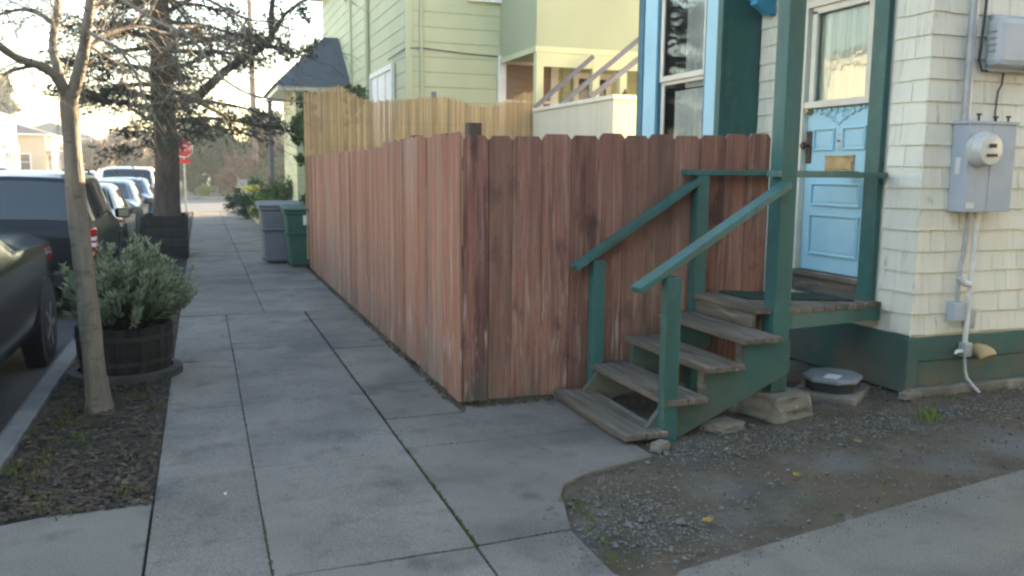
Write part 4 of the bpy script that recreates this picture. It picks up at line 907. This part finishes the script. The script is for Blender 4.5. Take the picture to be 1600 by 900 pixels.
# the big crooked limb reaching over the walk
BL = [at(px, py, y=yy) for px, py, yy in ((268, 165, 16.7), (310, 150, 16.6), (350, 112, 16.5), (395, 80, 16.4), (424, 58, 16.3), (424, 20, 16.3), (430, -40, 16.3))]
mb.tube(BL, [.11, .09, .075, .06, .055, .05, .035], 8)
B2 = [at(px, py, y=yy) for px, py, yy in ((424, 56, 16.3), (445, 22, 16.2), (470, 3, 16.1), (515, -15, 16.))]; mb.tube(B2, [.045, .035, .03, .02], 6)
B3 = [at(px, py, y=yy) for px, py, yy in ((405, 72, 16.4), (440, 74, 16.2), (465, 85, 16.1), (490, 72, 16.0))]; mb.tube(B3, [.04, .03, .02, .01], 6)
for L, n in ((BL[2:], 10), (B2, 6), (B3, 14)):
    for j in range(n):
        i = random.randint(1, len(L) - 1); q = L[i - 1].lerp(L[i], RND()); nd = Vector((U(-1, 1), U(-1, 1), U(-.7, .4))).normalized(); e = q + nd * U(.2, .45)
        mb.tube([q, e], [.012, .004], 4, cap=False)
        for t in (.4, .7, 1.): sprays(q.lerp(e, t), nd, int(U(8, 18)), .08, .10)
    for j in range(5): i = random.randint(1, len(L) - 1); twigs(mb, L[i], Vector((U(-1, 1), U(-1, 1), U(-1, .5))), U(.5, 1.), .01, 2, .2, 3)
mb.build('limbs', 'bark_dark', ct, smooth=True); lf.build('foliage', 'conifer', ct, fix=False)
wb = thing('tree_box', 'low dark weathered wooden box around the conifer trunk', 'planter box', (-.62, 16.7, 0))
mb = MB()
for k in range(4):
    z = .19 * k + .005; mb.box(-1.0, -.24, 16.16, 16.2, z, z + .18); mb.box(-1.0, -.24, 17.2, 17.24, z, z + .18); mb.box(-1.0, -.96, 16.2, 17.2, z, z + .18); mb.box(-.28, -.24, 16.2, 17.2, z, z + .18)
mb.build('boards', 'barrel', wb, bevel=.006); box(-.96, -.28, 16.2, 17.2, .0, .64).build('soil', 'soil', wb)

def blob(name, label, cat, x, y, h, rx, leafm, n, size, trunk_r=.12, z0=None, ry=None, group=None, bark='bark_dark', clumps=None, twig=0):
    """a tree or bush: tapered trunk with limbs, crown of leaf clumps spread through its volume"""
    z0 = h * .35 if z0 is None else z0; ry = ry or rx
    t = thing(name, label, cat, (x, y, 0), group); mb = MB(); lf = MB()
    zc = (h + z0) / 2; rz = (h - z0) / 2
    mb.tube([(x, y, -.15), (x + U(-.05, .05), y, z0 * .6 + .05), (x + U(-.1, .1), y, zc), (x, y, h * .9)], [trunk_r * 1.25, trunk_r, trunk_r * .6, .01], 8)
    nc = clumps or 34
    for k in range(nc):
        v = Vector((random.gauss(0, 1), random.gauss(0, 1), random.gauss(0, 1))).normalized() * (RND() ** .45); bulge = U(.72, 1.08)
        c = Vector((x + v.x * rx * bulge, y + v.y * ry * bulge, zc + v.z * rz * bulge))
        s = Vector((x, y, max(.05, min(zc, c.z - .25 * (h - z0))))); m = s.lerp(c, .5) + Vector((0, 0, rz * .08))
        mb.tube([s, m, c], [trunk_r * .35, trunk_r * .22, .006], 4, cap=False)
        for j in range(twig): twigs(mb, m.lerp(c, RND()), (c - s) + Vector((U(-1, 1), U(-1, 1), U(-1, 1))), rx * U(.25, .5), trunk_r * .08, 1, 0, 3)
        cr = min(rx, rz) * U(.22, .42)
        for j in range(int(n / nc * U(.6, 1.4))): lf.leaf((random.gauss(c.x, cr * .55), random.gauss(c.y, cr * .55), max(.02, random.gauss(c.z, cr * .45))), size * U(.6, 1.4), U(.4, .7))
    mb.build('trunk' if h > 2 else 'stem', bark, t, smooth=True); lf.build('crown' if h > 2 else 'foliage', leafm, t, fix=False); return t
def px_x(px, Y): return at(px, 262, y=Y).x
def px_z(px, py, Y): return at(px, py, y=Y).z
# planting in front of the green house
gb = blob('garden_bush', 'large mid-green bush against the yellow-green house corner', 'bush', 2.05, 25.5, 1.45, .95, 'leaf_green', 5200, .075, .04, .05, 2.0)
blob('garden_bush', 'low dark green bush spilling onto the sidewalk edge', 'bush', 1.35, 29.0, .95, .62, 'leaf_dark', 3600, .07, .03, .02, 1.2)
blob('garden_bush', 'bright yellow-green strappy bush behind the grey bin', 'bush', 1.72, 22.5, .95, .55, 'leaf_bright', 3000, .08, .03, .02, 1.6)
blob('garden_bush', 'dark bush beside the yellow-green house wall', 'bush', 2.75, 22.0, 1.15, .5, 'leaf_dark', 2200, .07, .03, .02, .8)
fb = MB(); 
for i in range(260): fb.leaf((random.gauss(1.47, .16), random.gauss(26.5, .25), random.gauss(1.0, .05)), U(.05, .11), .8)
tag(fb.build('flowers', 'flower_yellow', gb, fix=False), kind='stuff')
box(1.52, 1.72, 17.5, 33, -.02, .10).build('garden_edging', 'vent_tan', loc=(1.6, 17.5, 0), bevel=.01); tag(bpy.data.objects['garden_edging'], 'low tan edging along the garden beside the sidewalk', 'edging')
blob('climbing_vine', 'leafy dark vine standing up beside the left end of the bamboo', 'vine', 1.87, 16.4, 3.0, .26, 'leaf_green', 2600, .09, .015, 1.75, .4)
blob('climbing_vine', 'sparse green creeper on the house front behind the bamboo dip', 'vine', 3.55, 21.0, 3.75, .22, 'leaf_green', 900, .09, .03, 2.6, 1.4)

# beyond the crossing
def P(px, top, Y, halfpx, **k): return dict(x=px_x(px, Y), y=Y, h=px_z(px, top, Y), rx=halfpx * Y / FPX, **k)
def far(name, label, cat, px, top, Y, hp, leafm, n, size, **k): d = P(px, top, Y, hp); n = int(n * 2.4); size *= 1.35; return blob(name, label, cat, d['x'], d['y'], d['h'], d['rx'], leafm, n, size, **k)
far('broadleaf_tree', 'dark green rounded tree beyond the crossing right of the stop sign', 'tree', 330, 208, 60, 40, 'leaf_green', 4200, .22, trunk_r=.16, z0=1.2)
far('broadleaf_tree', 'tall tan-topped tree rising behind the stop sign', 'tree', 312, 186, 74, 42, 'leaf_tan', 3600, .26, trunk_r=.2, z0=1.5, twig=2)
far('broadleaf_tree', 'mixed green tree behind the russet shrub across the crossing', 'tree', 372, 212, 68, 36, 'leaf_dark', 3600, .24, trunk_r=.15, z0=.8)
far('broadleaf_tree', 'orange-brown leafed tree next to the lit utility pole', 'tree', 420, 210, 62, 26, 'leaf_russet', 2600, .2, trunk_r=.12, z0=1.0, twig=1)
far('broadleaf_tree', 'distant dark crown behind the utility pole', 'tree', 418, 172, 95, 30, 'leaf_dark', 2600, .34, trunk_r=.2, z0=3)
far('russet_shrub', 'round dark russet shrub beside the far path', 'shrub', 374, 246, 53.4, 31, 'leaf_russet', 4600, .12, trunk_r=.05, z0=.05)
far('hedge_bush', 'green bush right of the far path near the grey gate', 'bush', 412, 255, 53, 26, 'leaf_green', 2600, .13, trunk_r=.05, z0=.05)
far('hedge_bush', 'dark green hedge bush left of the far path', 'bush', 300, 258, 56, 16, 'leaf_dark', 1800, .13, trunk_r=.05, z0=.05)
far('hedge_bush', 'low grassy clump at the left edge of the far path', 'bush', 318, 288, 52, 14, 'leaf_bright', 900, .10, trunk_r=.03, z0=.01)
for px, top, Y, hp, lb in ((150, 214, 92, 30, 'pale tan bare tree just right of the slender trunk, far down the street'), (186, 205, 104, 34, 'tallest of the sunlit tan trees far down the street'), (214, 222, 84, 26, 'low tan tree above the white van roof'), (240, 206, 98, 26, 'tan tree partly hidden by the conifer trunk')):
    far('tan_tree', lb, 'tree', px, top, Y, hp, 'leaf_tan', 3000, .26, trunk_r=.18, z0=1.2, twig=2, group='tan trees down the street')
far('tall_conifer', 'tall narrow dark conifer behind the white house at far left', 'tree', 2, 112, 100, 24, 'conifer', 3600, .4, trunk_r=.25, z0=3)
t = blob('street_hedge', 'dark green hedge in front of the pale house across the street', 'hedge', px_x(105, 60), 60, 1.5, .9, 'leaf_dark', 2400, .14, .05, .05, 3.0)
for px, top, Y, hp, m_, lb in ((300, 222, 66, 22, 'leaf_dark', 'dark evergreen directly right of the stop sign post'), (345, 232, 64, 24, 'leaf_green', 'leafy green garden tree over the far path'), (392, 226, 66, 26, 'leaf_dark', 'dark green garden tree above the russet shrub'), (436, 230, 60, 20, 'leaf_dark', 'dark bush tree at the edge of the green house wall')):
    far('garden_tree', lb, 'tree', px, top, Y, hp, m_, 2600, .2, trunk_r=.1, z0=.15)
far('hedge_bush', 'dense dark hedge clump just left of the far path mouth', 'bush', 304, 236, 53, 15, 'leaf_dark', 3000, .13, trunk_r=.04, z0=.02)
far('hedge_bush', 'dark leafy bush between the russet shrub and the green house wall', 'bush', 428, 232, 51.6, 20, 'leaf_dark', 3600, .13, trunk_r=.04, z0=.02)
far('garden_tree', 'deep green bushy tree closing the view over the far path', 'tree', 342, 214, 58, 30, 'leaf_dark', 4200, .17, trunk_r=.12, z0=1.1)
# stop sign at the corner
sg = thing('stop_sign', 'red octagonal stop sign on a grey post at the corner', 'sign', (-.62, 32.3, 0))
sx = px_x(288, 32.3); sz = px_z(288, 232, 32.3)
mb = MB(); mb.box(sx - .03, sx + .03, 32.33, 32.39, -.05, sz + .35); mb.build('post', 'galv', sg)
def octo(r): return [(sx + r * math.cos(math.pi / 8 + k * math.pi / 4), sz + r * math.sin(math.pi / 8 + k * math.pi / 4)) for k in range(8)]
mb = MB(); mb.prism(octo(.33), 'y', 32.31, 32.328); mb.build('border', 'label_white', sg)
mb = MB(); mb.prism(octo(.305), 'y', 32.304, 32.3095); face = mb.build('face', 'sign_red', sg)
box(sx - .23, sx + .23, 32.31, 32.328, sz - .52, sz - .37).build('lower_plate', 'sign_red', sg)
cu = bpy.data.curves.new('stop_text', 'FONT'); cu.body = 'STOP'; cu.size = .25; cu.align_x = 'CENTER'; cu.align_y = 'CENTER'; cu.extrude = .002
to = bpy.data.objects.new('tmp', cu); COL.objects.link(to)
bpy.context.view_layer.update()
me = bpy.data.meshes.new_from_object(to.evaluated_get(bpy.context.evaluated_depsgraph_get())); bpy.data.objects.remove(to)
me.transform(Matrix.Translation(Vector((sx, 32.300, sz)) - OFF[sg.name]) @ Matrix.Rotation(math.pi / 2, 4, 'X')); me.materials.clear(); me.materials.append(MT['label_white'])
lo = bpy.data.objects.new('lettering', me); COL.objects.link(lo); lo.parent = sg; OFF[lo.name] = OFF[sg.name]
# utility pole
up = thing('utility_pole', 'tall wooden utility pole with crossarm beyond the crossing', 'pole', (px_x(400, 56), 56, 0))
ux = px_x(400, 56)
mb = MB(); mb.tube([(ux, 56, -.1), (ux - .05, 56, 6), (ux - .1, 56, 15)], [.2, .18, .14], 12); mb.build('pole', 'pole_wood', up, smooth=True)
box(ux - 1.2, ux + 1.0, 55.75, 55.86, 13.6, 13.75).build('crossarm', 'pole_wood', up)
mb = MB()
for yy, z in ((55.7, 13.8), (56.2, 9.2)): mb.tube([(ux - 60, yy + 3, z + .5)] + [(ux - 60 + 6 * k, yy + 3 - .3 * k, z + .5 - 1.6 * math.sin(math.pi * k / 10)) for k in range(1, 10)] + [(ux, yy, z)], .02, 4)
mb.build('wire', 'cable', up)
pk = thing('picket_gate', 'low grey wooden gate in front of the russet shrub', 'gate', (px_x(385, 51.5), 51.5, 0)); gx = px_x(385, 51.5)
mb = MB()
for k in range(9): mb.box(gx - .45 + .1 * k, gx - .37 + .1 * k, 51.5, 51.53, .1, .95)
mb.box(gx - .45, gx + .45, 51.53, 51.57, .3, .38); mb.box(gx - .45, gx + .45, 51.53, 51.57, .75, .83); mb.build('panel', 'fence_grey', pk)
for s in (-.52, .47): box(gx + s, gx + s + .07, 51.48, 51.56, 0, 1.1).build('post', 'fence_grey', pk)
# houses across the street
def far_house(label, x0, x1, y0, y1, h, rh, m, gar=None):
    t = thing('street_house', label, 'house', (x1, y0, 0), 'houses across the street')
    MB().box(x0, x1, y0, y1, 0, h).build('wall', m, t)
    xm = (x0 + x1) / 2; ym = (y0 + y1) / 2
    mb = MB(); mb.add([(x0 - .5, y0 - .5, h), (x1 + .5, y0 - .5, h), (x1 + .5, y1 + .5, h), (x0 - .5, y1 + .5, h), (xm, y0 + 2.5, h + rh), (xm, y1 - 2.5, h + rh)], [(3, 2, 1, 0), (0, 1, 4), (1, 2, 5, 4), (2, 3, 5), (3, 0, 4, 5)]); mb.build('roof', 'roof_brown', t)
    mb = MB(); mb.box(x0 - .55, x1 + .55, y0 - .55, y1 + .55, h - .12, h - .002); mb.build('eave', 'white_trim', t)
    k = y0 + 1
    while k + 1.5 < y1: window(t, 'x', x1, k, k + 1.3, 1.2, 2.7, mull=0, sgn=1); k += 2.9
    for q in (x1 - 2.4, x1 - 5): window(t, 'y', y0, q, q + 1.3, 1.2, 2.7, mull=0)
    if gar: box(x1 - 3.1, x1 - .3, y0 - .06, y0 - .002, 0, 2.2).build('garage_door', 'window_dark', t)
    mb = MB(); mb.box(x1, x1 + 1.6, y0 + .5, y0 + 3.5, 2.85, 3.0); mb.box(x1 + 1.45, x1 + 1.6, y0 + .5, y0 + .65, 0, 2.85); mb.box(x1 + 1.45, x1 + 1.6, y0 + 3.35, y0 + 3.5, 0, 2.85); mb.build('porch', 'white_trim', t)
    return t
far_house('white house with bright eaves at the far left across the street', -23, -13.6, 66, 78, 5.3, 1.8, 'house_white', True)
far_house('tan house just left of the slender tree trunk, across the street', -22, -12.2, 82, 96, 4.3, 1.6, 'house_tan')
far_house('pale house farthest down the street behind the tan trees', -20, -11.5, 108, 120, 4.8, 1.8, 'house_white')

far_house('cream two-storey house across the street, opposite the red fence', -25, -15.5, 6, 17, 6.6, 2.2, 'house_white')
far_house('tan house across the street, opposite the blue door', -25, -15.2, -9, 2, 6.0, 2.2, 'house_tan')
far_house('white gabled house across the street near the crossing', -25, -15.4, 20, 30, 6.2, 2.4, 'house_white')
far_house('unseen house added beyond the crossing to shade the trees there', 10, 21, 57, 80, 7.5, 2.2, 'house_tan')  # unseen, added to keep low sun off the trees past the crossing
def blocker():  # unseen dark house, added to darken the faces turned towards the camera
    t = thing('blocker_house', 'unseen dark house added across the driveway to block light from behind', 'house', (5.0, -.8, 0))
    box(5.0, 15, -13, -.8, 0, 8.0).build('wall', 'blocker_dim', t)
    mb = MB(); mb.add([(4.5, -13.5, 8), (15.5, -13.5, 8), (15.5, -.3, 8), (4.5, -.3, 8), (10, -10, 10.5), (10, -4, 10.5)], [(3, 2, 1, 0), (0, 1, 4), (1, 2, 5, 4), (2, 3, 5), (3, 0, 4, 5)]); mb.build('roof', 'roof_brown', t)
    for q in (6.2, 9.0, 12.0): window(t, 'y', -.8, q, q + 1.2, 1.2, 2.8, mull=0, sgn=1)
    window(t, 'x', 5.0, -6, -4.4, 1.2, 2.8, mull=1); window(t, 'x', 5.0, -10, -8.4, 1.2, 2.8, mull=1)
blocker()
blob('broadleaf_tree', 'unseen dark tree added on the planting strip behind the camera to cut sky light', 'tree', -.7, -7.5, 9.5, 3.8, 'leaf_dark', 12000, .34, .2, 2.0)  # unseen tree, put in to reduce sky light from behind
blob('broadleaf_tree', 'unseen dense tree added to cut sky light, beside the added blocker house, behind the photographer', 'tree', 3.4, -9, 10, 3.2, 'leaf_dark', 10000, .34, .2, 2.0)  # second unseen tree, added to dim the sky behind the camera
far_house('pale house across the street, behind the photographer', -25, -15.6, -25, -13, 6.6, 2.2, 'house_white')
# ------------------------------------------------------------------ parked cars
class Car:
    def __init__(s, st): s.st = [tuple(map(float, q)) for q in st]
    def sec(s, t):
        i = int(min(max(t, 0), len(s.st) - 1.0001)); f = t - i; a, b = s.st[i], s.st[i + 1]
        y, hw, zb, zl, hr, zr = [p + (q - p) * f for p, q in zip(a, b)]
        zl = min(zl, zr - .03)
        return y, [(0, zb), (hw * .86, zb), (hw * .975, zb + .09), (hw, zb + .3 * (zl - zb) + .05), (hw * .992, zl - .1), (hw * .965, zl), (hr + .02, zr - .065), (hr * .86, zr), (hr * .4, zr + .018), (0, zr + .022)]
    def pt(s, t, p):
        y, P = s.sec(t); i = int(min(p, 8.9999)); f = p - i; a, b = P[i], P[i + 1]
        return Vector((a[0] + (b[0] - a[0]) * f, y, a[1] + (b[1] - a[1]) * f))
    def patch(s, mb, t0, t1, p0, p1, sg, off, nt=6, npp=4):
        vs = []
        for i in range(nt + 1):
            for j in range(npp + 1):
                t = t0 + (t1 - t0) * i / nt; p = p0 + (p1 - p0) * j / npp; q = s.pt(t, p); e = .02
                du = s.pt(min(t + e, len(s.st) - 1.001), p) - s.pt(max(t - e, 0), p); dv = s.pt(t, min(p + e, 9)) - s.pt(t, max(p - e, 0)); n = dv.cross(du) if False else du.cross(dv)
                if n.length > 1e-9: n.normalize()
                if n.dot(Vector((q.x, 0, q.z - .8))) < 0 and abs(n.y) < .9: n = -n
                if n.z < 0 and abs(n.y) > .3: n = -n
                q = q + n * off; vs.append((q.x * sg, q.y, q.z))
        w = npp + 1
        mb.add(vs, [(i * w + j, i * w + j + 1, (i + 1) * w + j + 1, (i + 1) * w + j) for i in range(nt) for j in range(npp)])
STN = {
 'suv': [(0, .79, .42, .92, .74, .98), (.05, .855, .34, 1.0, .775, 1.05), (.24, .87, .28, 1.02, .67, 1.585), (.5, .875, .27, 1.02, .675, 1.63), (1.5, .88, .27, 1.02, .69, 1.655), (2.3, .88, .27, 1.01, .68, 1.63), (2.65, .88, .27, 1.0, .66, 1.57), (3.2, .87, .27, .98, .77, 1.04), (3.5, .865, .28, .95, .77, 1.0), (3.95, .84, .32, .85, .72, .92), (4.1, .77, .40, .68, .66, .76)],
 'sedan': [(0, .77, .42, .76, .70, .84), (.08, .83, .33, .84, .755, .95), (.7, .865, .25, .90, .75, 1.0), (1.35, .87, .24, .92, .60, 1.36), (1.8, .87, .24, .92, .62, 1.42), (2.4, .87, .24, .91, .62, 1.415), (2.75, .87, .24, .90, .60, 1.35), (3.4, .865, .25, .87, .74, .96), (4.1, .84, .28, .78, .70, .85), (4.4, .76, .36, .60, .62, .68)],
 'van': [(0, .80, .42, .98, .76, 1.06), (.05, .87, .34, 1.05, .80, 1.12), (.30, .89, .28, 1.08, .72, 1.68), (.6, .90, .27, 1.08, .73, 1.72), (2.2, .90, .27, 1.07, .73, 1.72), (2.9, .90, .27, 1.05, .70, 1.64), (3.7, .89, .28, 1.0, .78, 1.08), (4.3, .86, .32, .9, .74, .98), (4.5, .79, .42, .7, .68, .78)]}
STN['pickup'] = [(0, .79, .42, .92, .74, .98), (.05, .855, .34, 1.0, .775, 1.05), (.24, .87, .28, 1.02, .67, 1.5), (.5, .875, .27, 1.02, .675, 1.60), (1.2, .88, .27, 1.02, .69, 1.62), (1.7, .88, .27, 1.03, .68, 1.60), (2.0, .88, .27, 1.05, .66, 1.54), (2.75, .88, .27, 1.06, .79, 1.14), (3.4, .875, .28, 1.05, .79, 1.12), (4.25, .865, .30, 1.02, .79, 1.10), (4.42, .83, .34, .90, .76, 1.02), (4.47, .80, .40, .78, .70, .86)]
WIN = {'pickup': ((2.15, 3.4), (3.45, 4.5), (4.55, 5.9)), 'suv': ((2.15, 3.4), (3.45, 4.5), (4.55, 5.9)), 'sedan': ((3.1, 3.95), (4.0, 4.9), (4.95, 6.1)), 'van': ((2.2, 3.3), (3.35, 4.1), (4.15, 5.1))}
REAR = {'pickup': (1.12, 1.92), 'suv': (1.12, 1.92), 'sedan': (2.08, 2.94), 'van': (1.12, 1.92)}; SHIELD = {'pickup': (6.05, 6.93), 'suv': (6.05, 6.93), 'sedan': (6.06, 6.94), 'van': (5.06, 5.94)}
def car(kind, paint, label, cat, loc, rz=0, group='cars along the street', spare=False, rails=False):
    t = thing('parked_car', label, cat, (0, 0, 0), group); C = Car(STN[kind]); nst = len(C.st) - 1
    mb = MB(); PP = [0, 1, 2, 2.5, 3, 3.5, 4, 4.5, 5, 5.25, 5.5, 5.75, 6, 6.5, 7, 8, 9]; TT = sorted(set([i / 2 for i in range(2 * nst + 1)]))
    rows = []
    for tt in TT:
        row = [C.pt(min(tt, nst - 1e-4), p) for p in PP]; rows.append(row + [Vector((-q.x, q.y, q.z)) for q in row[1:-1]][::-1])
    n = len(rows[0]); vs = [v for r in rows for v in r]
    fs = [(i * n + j, i * n + (j + 1) % n, (i + 1) * n + (j + 1) % n, (i + 1) * n + j) for i in range(len(rows) - 1) for j in range(n)] + [tuple(range(n))[::-1], tuple((len(rows) - 1) * n + j for j in range(n))]
    mb.add(vs, fs); body = mb.build('body', paint, t, smooth=True)
    for a, b in WIN[kind]:
        for sgn in (1, -1):
            m2 = MB(); C.patch(m2, a, b, 5.14, 5.9, sgn, .006); m2.build('side_window', 'car_glass', t, smooth=True)
    for nm, (a, b) in (('rear_window', REAR[kind]), ('windscreen', SHIELD[kind])):
        m2 = MB()
        for sgn in (1, -1): C.patch(m2, a, b, 6.5, 9, sgn, .007)
        m2.build(nm, 'car_glass', t, smooth=True)
    L = C.st[-1][0]; hw = max(q[1] for q in C.st); zr = max(q[5] for q in C.st)
    for wy in (.80, L - .80):
        for sgn in (1, -1):
            x = sgn * (hw - .09)
            m2 = MB(); m2.lathe([(.42, -.06), (.425, .094), (.36, .096)], (x, wy, .34), 'x', 28, sx=1) if sgn > 0 else m2.lathe([(.42, .06), (.425, -.094), (.36, -.096)], (x, wy, .34), 'x', 28); m2.build('wheel_arch', 'black_plastic', t, smooth=True)
            m2 = MB(); m2.lathe([(.20, -.10), (.30, -.105), (.335, -.08), (.335, .08), (.30, .105), (.20, .10)], (x, wy, .335), 'x', 28); wh = m2.build('wheel', 'tyre', t, smooth=True)
            m2 = MB(); m2.lathe([(.21, .085 * sgn), (.205, .10 * sgn), (.06, .085 * sgn), (.05, .105 * sgn), (.0, .108 * sgn)], (x, wy, .335), 'x', 20)
            for q in range(5):
                a = q * 1.2566; m2.bar((x + sgn * .098, wy + .05 * math.cos(a), .335 + .05 * math.sin(a)), (x + sgn * .102, wy + .2 * math.cos(a), .335 + .2 * math.sin(a)), .05, .012, up=(1, 0, 0))
            m2.build('rim', 'rim', wh, smooth=True)
    low = C.st[1]
    m2 = MB(); m2.box(-hw * .97, hw * .97, -.07, .22, .36, .56); m2.build('rear_bumper', 'black_plastic' if kind == 'suv' else paint, t, bevel=.04)
    m2 = MB(); m2.box(-hw * .95, hw * .95, L - .2, L + .05, .34, .54); m2.build('front_bumper', 'black_plastic' if kind == 'suv' else paint, t, bevel=.04)
    m2 = MB(); zt = low[3]
    for sgn in (1, -1):
        m2 = MB(); x0, x1 = sorted((sgn * (hw - .175), sgn * (hw + .004)))
        tl = .30 if kind != 'sedan' else .15
        m2.box(x0, x1, -.012, .20, zt - tl + (0 if kind != 'sedan' else .03), zt + .03); l_ = m2.build('tail_light', 'tail_red', t, bevel=.02)
        m2 = MB(); m2.box(x0 + .02, x1 + .002 * sgn, -.018, .14, zt - tl * .60, zt - tl * .44); m2.box(x0 + .02, x1 + .002 * sgn, -.018, .14, zt - tl * .36, zt - tl * .22); m2.build('lens', 'tail_white', l_, bevel=.004)
        m2 = MB(); x0, x1 = sorted((sgn * (hw - .30), sgn * (hw - .05)))
        m2.box(x0, x1, L - .18, L - .02, .58, .70); m2.build('headlight', 'tail_white', t, bevel=.03)
        if kind == 'pickup': continue
        y = C.st[-4][0] - .35; m2 = MB(); x0, x1 = sorted((sgn * (hw - .03), sgn * (hw + .17))); m2.box(x0, x1, y - .05, y + .05, low[3] + .0, low[3] + .14); mir = m2.build('mirror', paint, t, bevel=.03)
        m2 = MB(); x0, x1 = sorted((sgn * (hw + .02), sgn * (hw + .155))); m2.box(x0, x1, y - .056, y - .051, low[3] + .02, low[3] + .12); m2.build('mirror_glass', 'chrome', mir)
    m2 = MB(); m2.box(-.16, .16, -.078, -.071, .42, .53); m2.build('licence_plate', 'label_white', t)
    if spare:
        m2 = MB(); m2.lathe([(.0, -.20), (.30, -.195), (.345, -.17), (.36, -.12), (.36, -.02), (.33, .0)], (.16, -.01, .84), 'y', 40); sp_ = m2.build('spare_tyre_cover', 'black_plastic', t, smooth=True)
        m2 = MB(); m2.lathe([(.362, -.16), (.372, -.14), (.372, -.10), (.362, -.08)], (.16, -.01, .84), 'y', 40, cap=False); m2.build('cover_ring', 'lid_grey', sp_, smooth=True)
    if rails:
        for sgn in (1, -1):
            m2 = MB(); m2.tube([(sgn * .60, .45, zr - .02), (sgn * .60, .55, zr + .025), (sgn * .60, 2.2, zr + .03), (sgn * .60, 2.35, zr - .02)], .013, 8); m2.build('roof_rail', 'black_plastic', t, smooth=True)
        m2 = MB(); m2.patch = None
        for sgn in (1, -1): C.patch(m2, 2.1, 5.8, 6.7, 9, sgn, .004, 8, 4)
        m2.build('roof_sky_sheen', 'roof_sheen_paint', t, smooth=True)  # pale patch paints the sky's reflection onto the black roof
    t.location = loc; t.rotation_euler = (0, 0, rz); return t
RZ = -.128
car('pickup', 'black_dull', 'nearest black car at the kerb, only its bonnet and front wheel in view', 'car', (-2.20, 4.78, RZ))
car('suv', 'black_paint', 'black boxy car with sky sheen painted on its roof just ahead of the nearest bonnet', 'car', (-2.03, 10.75, RZ), rails=True)
car('sedan', 'sage_paint', 'grey-green sedan parked just ahead of the black boxy car', 'car', (-2.13, 15.6, RZ))
car('sedan', 'bluegrey_paint', 'dark blue-grey sedan third in the parked row', 'car', (-2.15, 20.6, RZ))
car('van', 'white_paint', 'white people carrier with big rear window ahead of the sedans', 'car', (px_x(197, 30.2), 30.2, RZ))
car('sedan', 'blue_paint', 'blue sedan parked between the grey sedan and white people carrier', 'car', (-2.1, 25.3, RZ))
car('sedan', 'white_paint', 'white sedan far down the street right of the slender trunk', 'car', (px_x(140, 66), 66, RZ), math.pi)
car('van', 'white_paint', 'white car at far left across the street, partly cut by the frame', 'car', (px_x(8, 50), 50, RZ), math.pi)
car('sedan', 'white_paint', 'white car across the street between the black car roof and tan house', 'car', (px_x(52, 56), 56, RZ), math.pi)

# ------------------------------------------------------------------ air, sky, sun
hz = MB().box(-45, 40, -12, 190, -1.3, 17).build('haze', 'cream', loc=(0, 0, -1.3)); tag(hz, kind='stuff')
m, nt = _new('haze'); o_ = nt.nodes.new('ShaderNodeOutputMaterial'); v = nt.nodes.new('ShaderNodeVolumePrincipled')
v.inputs['Color'].default_value = (.95, .96, .98, 1); v.inputs['Density'].default_value = HAZE; v.inputs['Anisotropy'].default_value = .3
nt.links.new(v.outputs[0], o_.inputs['Volume']); hz.data.materials.clear(); hz.data.materials.append(m)
AZ = math.radians(30); EL = math.radians(7.2)      # from +X towards +Y
sd = Vector((math.cos(AZ) * math.cos(EL), math.sin(AZ) * math.cos(EL), math.sin(EL)))
sl = bpy.data.lights.new('sun', 'SUN'); sl.energy = SUN; sl.angle = math.radians(.53); sl.color = (1., .80, .52)
so = bpy.data.objects.new('sun', sl); COL.objects.link(so); so.rotation_euler = sd.to_track_quat('Z', 'Y').to_euler()
w = bpy.data.worlds.new('World'); S.world = w; w.use_nodes = True; nt = w.node_tree; nt.nodes.clear()
sk = nt.nodes.new('ShaderNodeTexSky'); sk.sky_type = 'NISHITA'; sk.sun_disc = False; sk.sun_elevation = EL; sk.sun_rotation = math.atan2(sd.x, sd.y)
sk.air_density = 1.0; sk.dust_density = 1.6; sk.ozone_density = 1.0
bg = nt.nodes.new('ShaderNodeBackground'); bg.inputs[1].default_value = SKY; wo = nt.nodes.new('ShaderNodeOutputWorld')
nt.links.new(sk.outputs[0], bg.inputs[0]); nt.links.new(bg.outputs[0], wo.inputs[0])
S.view_settings.view_transform = 'Standard'; S.view_settings.look = 'None'; S.view_settings.exposure = EXPO; S.view_settings.gamma = 1; S.view_settings.use_curve_mapping = False
S.cycles.filter_width = 2.4; S.cycles.max_bounces = 8; S.cycles.transparent_max_bounces = 12; S.cycles.volume_bounces = 0; S.cycles.use_denoising = True
S.cycles.volume_step_rate = 4; S.cycles.sample_clamp_indirect = 6; S.cycles.caustics_reflective = False; S.cycles.caustics_refractive = False
